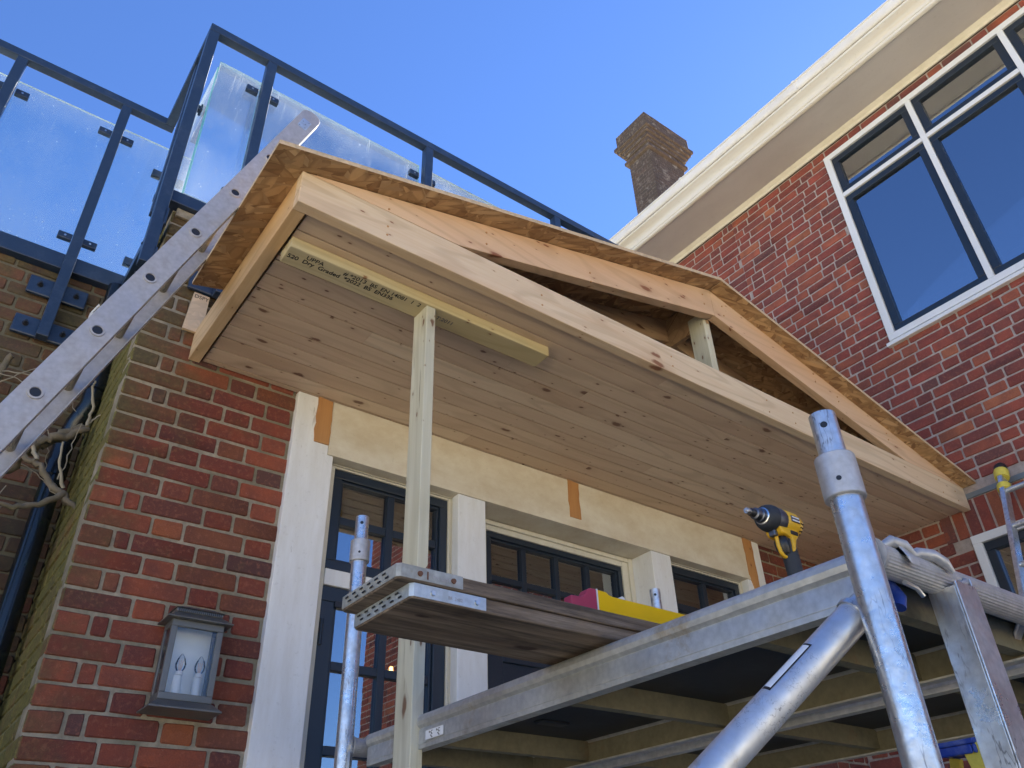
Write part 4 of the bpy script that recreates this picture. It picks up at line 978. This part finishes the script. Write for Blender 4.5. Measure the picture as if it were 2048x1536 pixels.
# ------------------------------------------------------------------ platforms
def platform(x0, x1, label):
    t = thing('scaffold_platform', label, 'platform', (x0, 1.47, .4), 'scaffold platforms')
    y0, y1 = .655, 2.285
    for s, x in ((1, x0), (-1, x1)):
        mb = MB()
        prof = [(.003, .408), (.003, .454)]
        for k in range(9):
            a = math.pi*(-.36+1.36*k/8); prof.append((.0145-.0195*math.cos(a), .4775+.0195*math.sin(a)))
        prof += [(.012, .4745), (.007, .470), (.007, .412), (.034, .412), (.034, .408)]
        # bottom lip line
        P = [(x+s*u, v) for u, v in prof]
        mb.prism(P, y0, y1, 0, 'xzy'); mb.box(*((x+.0016, x+.0031) if s > 0 else (x-.0031, x-.0016)), y0, y1, .4195, .4215)
        mb.build('side_beam', M['alu_beam'], t, smooth=True, ang=30)
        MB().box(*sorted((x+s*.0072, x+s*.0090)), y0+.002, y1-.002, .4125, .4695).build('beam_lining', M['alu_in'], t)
    MB().box(x0+.0125, x1-.0125, y0, y1, .4755, .4870).build('deck', M['ply'], t)
    for y in (y0+.02, .90, 1.43, 1.98, y1-.03):
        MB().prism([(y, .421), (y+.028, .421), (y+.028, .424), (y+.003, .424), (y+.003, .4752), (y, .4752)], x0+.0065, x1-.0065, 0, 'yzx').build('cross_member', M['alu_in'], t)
    for x in (x0+.035, x1-.035):
        for y, s in ((y0, -1), (y1, 1)):
            pts = [(x, y-s*.02, .455), (x, y+s*.005, .487), (x, y+s*.035, .503), (x, y+s*.068, .493), (x, y+s*.082, .463)] if s < 0 else [(x, y-.02, .455), (x, y+.005, .487), (x, y+.04, .503), (x, y+.07, .493), (x, y+.083, .463)]
            mb = MB(); q = []
            for (a, b, c) in pts: q.append((b, c))
            top_ = q; bot = [(b, c-.012) for b, c in q][::-1]
            mb.prism(top_+bot, x-.014, x+.014, 0, 'yzx'); mb.build('hook', M['alu_rib'], t, bevel=.004)
    return t
t1 = platform(1.190, 1.790, 'aluminium scaffold platform with black underside, the one beside the stabiliser leg')
t2 = platform(1.866, 2.466, 'aluminium scaffold platform with black underside, the one nearer the right wing wall')
# sticker near the far end of the first platform, with two drawn hand signs as plain marks
stk = MB().box(1.1876, 1.1893, 1.87, 1.955, .424, .4465).build('safety_sticker', M['whitep'], t1)
mb = MB()
for yc in (1.93, 1.895):
    for k in range(7): a = k*.9; mb.box(1.1870, 1.1875, yc-.009+.003*(k % 3)-.001, yc-.004+.003*(k % 3), .426+.0026*k, .4276+.0026*k)
    mb.box(1.1870, 1.1875, yc+.004, yc+.007, .438, .443)
mb.build('printed_marks', M['ink'], stk)
# long windlock claws lying over the near rung
def claw(name, pts, rads, label=None, par=t1):
    mb = MB().path(pts, rads, 12); o = mb.build(name, M['alu_rib'], par, smooth=True, ang=70); return o
claw('windlock', [(1.19, .60, .485), (1.205, .592, .493), (1.225, .583, .487), (1.24, .577, .472)], [.006, .0095, .009, .004])
claw('windlock', [(1.262, .60, .482), (1.285, .594, .491), (1.315, .586, .491), (1.338, .58, .481), (1.35, .577, .466)], [.006, .0095, .0105, .009, .004])
MB().path([(1.235, .66, .462), (1.25, .64, .445), (1.252, .63, .42), (1.245, .632, .405)], .012, 12).build('locking_strap', M['blue'], t1, smooth=True)
MB().path([(1.225, .60, .432), (1.262, .602, .430), (1.275, .602, .42)], .004, 8).build('latch_wire', M['steel'], t1, smooth=True)
MB().box(1.46, 1.56, 1.80, 1.84, .4685, .4775).build('trapdoor_catch', M['black'], t1, bevel=.004)

# ------------------------------------------------------------------ scaffold boards
def board(zb, xl, y0, y1, xr, label, band_len, rusty):
    t = thing('scaffold_board', label, 'board', (xl, y0, zb), 'scaffold boards on the platform')
    c = .007; z1 = zb+.0282
    # slightly ragged long board with clipped corners
    xs = [xl+c]+[xl+.15+(xr-xl-.15)*k/16 for k in range(17)]
    low = [(x, y0+random.uniform(-.0008, .0008)) for x in xs]; hi = [(x, y1+random.uniform(-.0015, .0015)) for x in xs]
    poly = low+hi[::-1]+[(xl, y1-c), (xl, y0+c)]
    mb = MB(); mb.prism(poly, zb, z1, 0, 'xyz'); mb.build('plank', M['old_x'], t, bevel=.0025)
    # end band: strip round the end and back along both edges
    o_ = .0016; path_ = [(xl+band_len, y0-o_), (xl+c-.002, y0-o_), (xl-o_, y0+c-.002), (xl-o_, y1-c+.002), (xl+c-.002, y1+o_), (xl+band_len, y1+o_)]
    mb = MB(); za, zb2 = zb+.0035, z1+.0005
    for i in range(len(path_)-1):
        (a, b), (c2, d) = path_[i], path_[i+1]
        n = Vector((d-b, -(c2-a), 0)).normalized()*-.0014
        mb.hexa([(a, b, za), (c2, d, za), (c2-n.x, d-n.y, za), (a-n.x, b-n.y, za), (a, b, zb2), (c2, d, zb2), (c2-n.x, d-n.y, zb2), (a-n.x, b-n.y, zb2)])
    band = mb.build('end_band', M['galv2'] if rusty else M['galv'], t, bevel=.0006)
    mb = MB()
    for r_ in (0, 1):
        for k in range(6):
            yy = y0+.035+(y1-y0-.075)*k/5+(.012 if r_ else 0); zz = zb+.0105+.010*r_
            mb.box(xl-.0042, xl-.0034, yy-.006, yy+.006, zz-.0016, zz+.0016)
    mb.build('slots', M['black'], band)
    for x in (xl+.045, xl+band_len-.022):
        mb = MB(); mb.tube((x, y0-.0018, zb+.0155), (x, y0-.0052, zb+.0155), .0055 if rusty else .0055, .0045, n=16); mb.build('nail', M['rust'] if rusty else M['steel'], band, smooth=True)
    return t, band
b1, bd1 = board(.5030, .7115, 1.235, 1.457, 2.44, 'lower weathered scaffold board with clean grey end band and bright nails', .165, False)
b2, bd2 = board(.5325, .680, 1.230, 1.452, 2.40, 'upper weathered scaffold board with dirty end band and rusty nails', .140, True)
text('PN 5801 78', .011, 'stamped_letters', M['alu_lad'], frame_m((.752, 1.2280, .5425), (1, 0, 0), (0, 0, 1)), bd2)
text('BS  2482', .009, 'stamped_letters', M['alu_lad'], frame_m((.790, 1.2330, .5135), (1, 0, 0), (0, 0, 1)), bd1)
mb = MB(); mb.box(.740, .743, 1.2275, 1.2282, .540, .555); mb.build('rust_mark', M['rust'], bd2)

# ------------------------------------------------------------------ spirit level
lv = thing('spirit_level', 'yellow box spirit level with pink end cap lying on the upper scaffold board', 'level', (1.17, 1.29, .561))
z0 = .5615; ya, yb2 = 1.276, 1.299
MB().prism([(1.131, z0), (1.206, z0), (1.206, z0+.065), (1.188, z0+.064), (1.179, z0+.059), (1.172, z0+.047), (1.164, z0+.040), (1.131, z0+.038)], ya-.001, yb2+.001, 0, 'xzy').build('end_cap', M['pink'], lv, bevel=.002)
MB().box(1.2067, 1.2096, ya-.0015, yb2+.0015, z0, z0+.0655).build('gasket', M['whitep'], lv)
MB().prism([(1.2101, z0), (1.785, z0), (1.785, z0+.057), (1.2545, z0+.057), (1.2449, z0+.059), (1.2371, z0+.064), (1.2101, z0+.065)], ya, yb2, 0, 'xzy').build('body', M['levy'], lv, bevel=.002)
MB().tube((1.2900, ya+.003, z0+.057), (1.2900, yb2-.003, z0+.057), .0075, n=18).build('vial_cap', M['whitep'], lv, smooth=True)
MB().box(1.4806, 1.5336, ya-.0012, ya-.0002, z0+.03, z0+.047).build('vial', M['green'], lv, bevel=.002)
MB().prism([(1.7855, z0), (1.86, z0), (1.86, z0+.038), (1.83, z0+.040), (1.81, z0+.059), (1.7855, z0+.066)], ya-.001, yb2+.001, 0, 'xzy').build('end_cap', M['pink'], lv, bevel=.002)

# ------------------------------------------------------------------ impact driver, nose towards -X
dr = thing('impact_driver', 'yellow and black cordless impact driver standing upright on the scaffold platform', 'power tool', (1.42, .93, .49))
HX, HY, HZ = 1.405, .93, .712
def lathe(prof, name, mat, par, x_off=0, n=32, rx=1., parts=None):
    mb = MB(); 
    for x, R in prof:
        for j in range(n): t_ = 2*math.pi*j/n; mb.v.append((x, HY+R*math.cos(t_), HZ+R*math.sin(t_)*rx))
    for r_ in range(len(prof)-1):
        for j in range(n): jj = (j+1) % n; mb.f.append((r_*n+j, r_*n+jj, (r_+1)*n+jj, (r_+1)*n+j)); mb.mi.append(0); mb.c.append((1, 1, 1))
    mb.f.append(tuple(range(n))); mb.f.append(tuple((len(prof)-1)*n+j for j in range(n))); mb.mi += [0, 0]; mb.c += [(1, 1, 1)]*2
    return mb.build(name, mat, par, smooth=True, ang=35)
lathe([(1.327, .0030), (1.327, .0062), (1.331, .0066), (1.340, .0062), (1.340, .0035)], 'bit_holder', M['steel'], dr)
lathe([(1.322, .0026), (1.345, .0030)], 'bit', M['steel'], dr)
lathe([(1.338, .0075), (1.341, .0088), (1.354, .0088), (1.356, .007)], 'bit_sleeve', M['black'], dr)
lathe([(1.352, .0095), (1.354, .0125), (1.366, .0130), (1.368, .0155), (1.376, .0160), (1.378, .0150)], 'chuck', M['dgrey'], dr)
lathe([(1.3765, .0165), (1.3775, .0185), (1.380, .0188), (1.382, .017)], 'chuck_ring', M['steel'], dr)
lathe([(1.379, .018), (1.382, .0235), (1.388, .0268), (1.397, .0290), (1.404, .0295), (1.405, .028)], 'nose_bumper', M['grip'], dr)
lathe([(1.4045, .0275), (1.412, .0285), (1.425, .0285), (1.432, .0272)], 'gear_case', M['dgrey'], dr)
hs = lathe([(1.432, .0275), (1.436, .0292), (1.470, .0285), (1.484, .0250), (1.491, .0190), (1.493, .012)], 'motor_housing', M['yel'], dr)
mb = MB()
for k in range(9):
    a = math.radians(190+k*17)
    for xx in (1.473, 1.481):
        R = .0288 if xx < 1.475 else .0268
        q = Vector((xx, HY+R*math.cos(a), HZ+R*math.sin(a))); d_ = Vector((.1, math.cos(a), math.sin(a))).normalized(); mb.tube(q-d_*.002, q+d_*.0006, .0017, n=8)
mb.build('vents', M['black'], hs)
MB().box(1.438, 1.466, HY-.0305, HY-.0285, HZ-.008, HZ+.006).build('name_plate', M['dgrey'], hs, bevel=.001)
for k in range(2): MB().box(1.440, 1.464, HY-.0311, HY-.0306, HZ-.006+.007*k, HZ-.003+.007*k).build('plate_line', M['whitep'], hs)
# handle: rubber column leaning slightly, with trigger guard and trigger
mb = MB()
def ovring(cx_, z, a, b, n=20): return [(cx_+a*math.cos(2*math.pi*j/n), HY+b*math.sin(2*math.pi*j/n), z) for j in range(n)]
def loft(mb, rings):
    n = len(rings[0]); b0 = len(mb.v)
    for r_ in rings: mb.v += r_
    for i in range(len(rings)-1):
        for j in range(n): jj = (j+1) % n; mb.f.append((b0+i*n+j, b0+i*n+jj, b0+(i+1)*n+jj, b0+(i+1)*n+j)); mb.mi.append(0); mb.c.append((1, 1, 1))
    mb.f.append(tuple(b0+j for j in range(n))); mb.f.append(tuple(b0+(len(rings)-1)*n+j for j in range(n))); mb.mi += [0, 0]; mb.c += [(1, 1, 1)]*2
rg = [ovring(1.456, HZ-.012, .022, .0200), ovring(1.452, HZ-.035, .019, .0185), ovring(1.447, HZ-.052, .0185, .0172)]
z = HZ-.058
i = 0
while z > HZ-.155:
    k = (i % 2)*.0008; fz = (HZ-z)
    rg.append(ovring(1.447+.01*(fz-.06)/.1, z, .0185-k+max(0, fz-.11)*.12, .0172-k)); z -= .0045; i += 1
loft(mb, rg); mb.build('handle', M['grip'], dr, smooth=True, ang=60)
mb = MB(); mb.prism([(1.404, HZ-.022), (1.462, HZ-.018), (1.470, HZ-.030), (1.455, HZ-.044), (1.444, HZ-.070), (1.438, HZ-.072), (1.439, HZ-.040), (1.412, HZ-.036)], HY-.0200, HY+.0200, 0, 'xzy'); mb.build('shoulder', M['yel'], dr, bevel=.004)
mb = MB(); mb.path([(1.413, HY, HZ-.028), (1.4125, HY, HZ-.040), (1.4135, HY, HZ-.058), (1.417, HY, HZ-.072), (1.426, HY, HZ-.080), (1.440, HY, HZ-.079)], .0042, 10)
mb.build('trigger_frame', M['yel'], dr, smooth=True)
mb = MB(); loft(mb, [ovring(1.429, HZ-.035, .0105, .0115), ovring(1.426, HZ-.047, .0120, .0165), ovring(1.428, HZ-.062, .0120, .0160), ovring(1.432, HZ-.074, .009, .011)]); mb.build('trigger', M['black'], dr, smooth=True)
MB().box(1.438, 1.462, HY-.0225, HY+.0225, HZ-.034, HZ-.025).build('direction_switch', M['black'], dr, bevel=.002)
MB().box(1.399, 1.411, HY-.008, HY+.008, HZ-.040, HZ-.026).build('work_light', M['dgrey'], dr, bevel=.002)
MB().path([(1.4655, HY-.008, HZ-.085), (1.4685, HY-.008, HZ-.11), (1.4725, HY-.008, HZ-.13)], .0016, 8).build('grip_trim', M['tyel'], dr, smooth=True)
MB().box(1.405, 1.505, HY-.037, HY+.037, .490, .547).build('battery', M['black'], dr, bevel=.006)
MB().box(1.415, 1.495, HY-.034, HY+.034, .5475, .560).build('battery_foot', M['yel'], dr, bevel=.004)

# ------------------------------------------------------------------ second ladder, against the wing wall
l2 = thing('leaning_ladder', 'silver ladder against the wing wall, its top wrapped in black and yellow', 'ladder', (3.2, 1.4, GZ))
A = Vector((4.685, 1.565, 2.05)); B = Vector((4.362, 1.565, 1.339)); d = (B-A).normalized(); foot = A+d*((GZ-A.z)/d.z)
for yy in (1.565, 1.17):
    a = Vector((A.x, yy, A.z)); f = Vector((foot.x, yy, GZ))
    MB().beam(a, f, .026, .062, (1, 0, 0)).build('stile', M['alu'], l2, bevel=.003)
    MB().path([a-d*.085, a-d*.078, a-d*.06, a-d*.03, a+d*.02], [.006, .022, .034, .037, .036], 16).build('end_wrap', M['black'], l2, smooth=True)
    w2 = MB().path([a-d*.028, a-d*.02, a+d*.022, a+d*.03], [.0375, .0395, .0385, .036], 14).build('tape', M['tyel'], l2, smooth=True)
    MB().path([a+d*.082, a+d*.086, a+d*.118, a+d*.122], [.034, .0355, .035, .034], 14).build('tape', M['tyel'], l2, smooth=True)
    MB().path([a+Vector((.02, .02, -.04)), a+Vector((.005, .028, -.10)), a+Vector((-.03, .024, -.17)), a+Vector((-.06, .01, -.25))], [.018, .022, .016, .006], 10).build('loose_strap', M['black'], l2, smooth=True)
k = .13
while (A+d*k).z > GZ+.1:
    c = A+d*k; MB().tube((c.x, 1.552, c.z), (c.x, 1.183, c.z), .015, n=18).build('rung', M['alu'], l2, smooth=True); k += .26

# ------------------------------------------------------------------ step ladder top (blue and yellow)
sl_ = thing('step_ladder', 'paint-splashed step ladder with blue top and yellow side rails', 'step ladder', (3.6, 1.75, GZ))
tx, ty, tz = 3.40, 1.64, .54
mb = MB(); mb.box(tx-.14, tx+.16, ty-.11, ty+.13, tz-.018, tz+.012); mb.box(tx-.14, tx+.16, ty-.11, ty-.098, tz-.05, tz-.0185); mb.box(tx-.14, tx-.128, ty-.097, ty+.13, tz-.05, tz-.0185)
mb.build('top_cap', M['blue'], sl_, bevel=.006)
for sx in (-.11, .13):
    MB().beam((tx+sx, ty-.085, tz-.02), (tx+sx, ty-.50, GZ), .03, .07, (0, 1, 0)).build('side_rail', M['tyel'], sl_, bevel=.003)
    MB().beam((tx+sx, ty+.105, tz-.02), (tx+sx, ty+.50, GZ), .025, .045, (0, 1, 0)).build('rear_leg', M['tyel'], sl_, bevel=.003)
for i in range(6):
    f = (i+1)/7.; z = tz-.02+(GZ-tz+.02)*f; y = ty-.085-.415*f; MB().box(tx-.094, tx+.114, y-.04, y+.04, z-.012, z+.012).build('step', M['blue'], sl_, bevel=.003)

# ------------------------------------------------------------------ ground
g = MB(); g.q([(-400, -400, GZ-.002), (400, -400, GZ-.002), (400, 400, GZ-.002), (-400, 400, GZ-.002)]); go = g.build('ground', M['pave']); go['kind'] = 'structure'
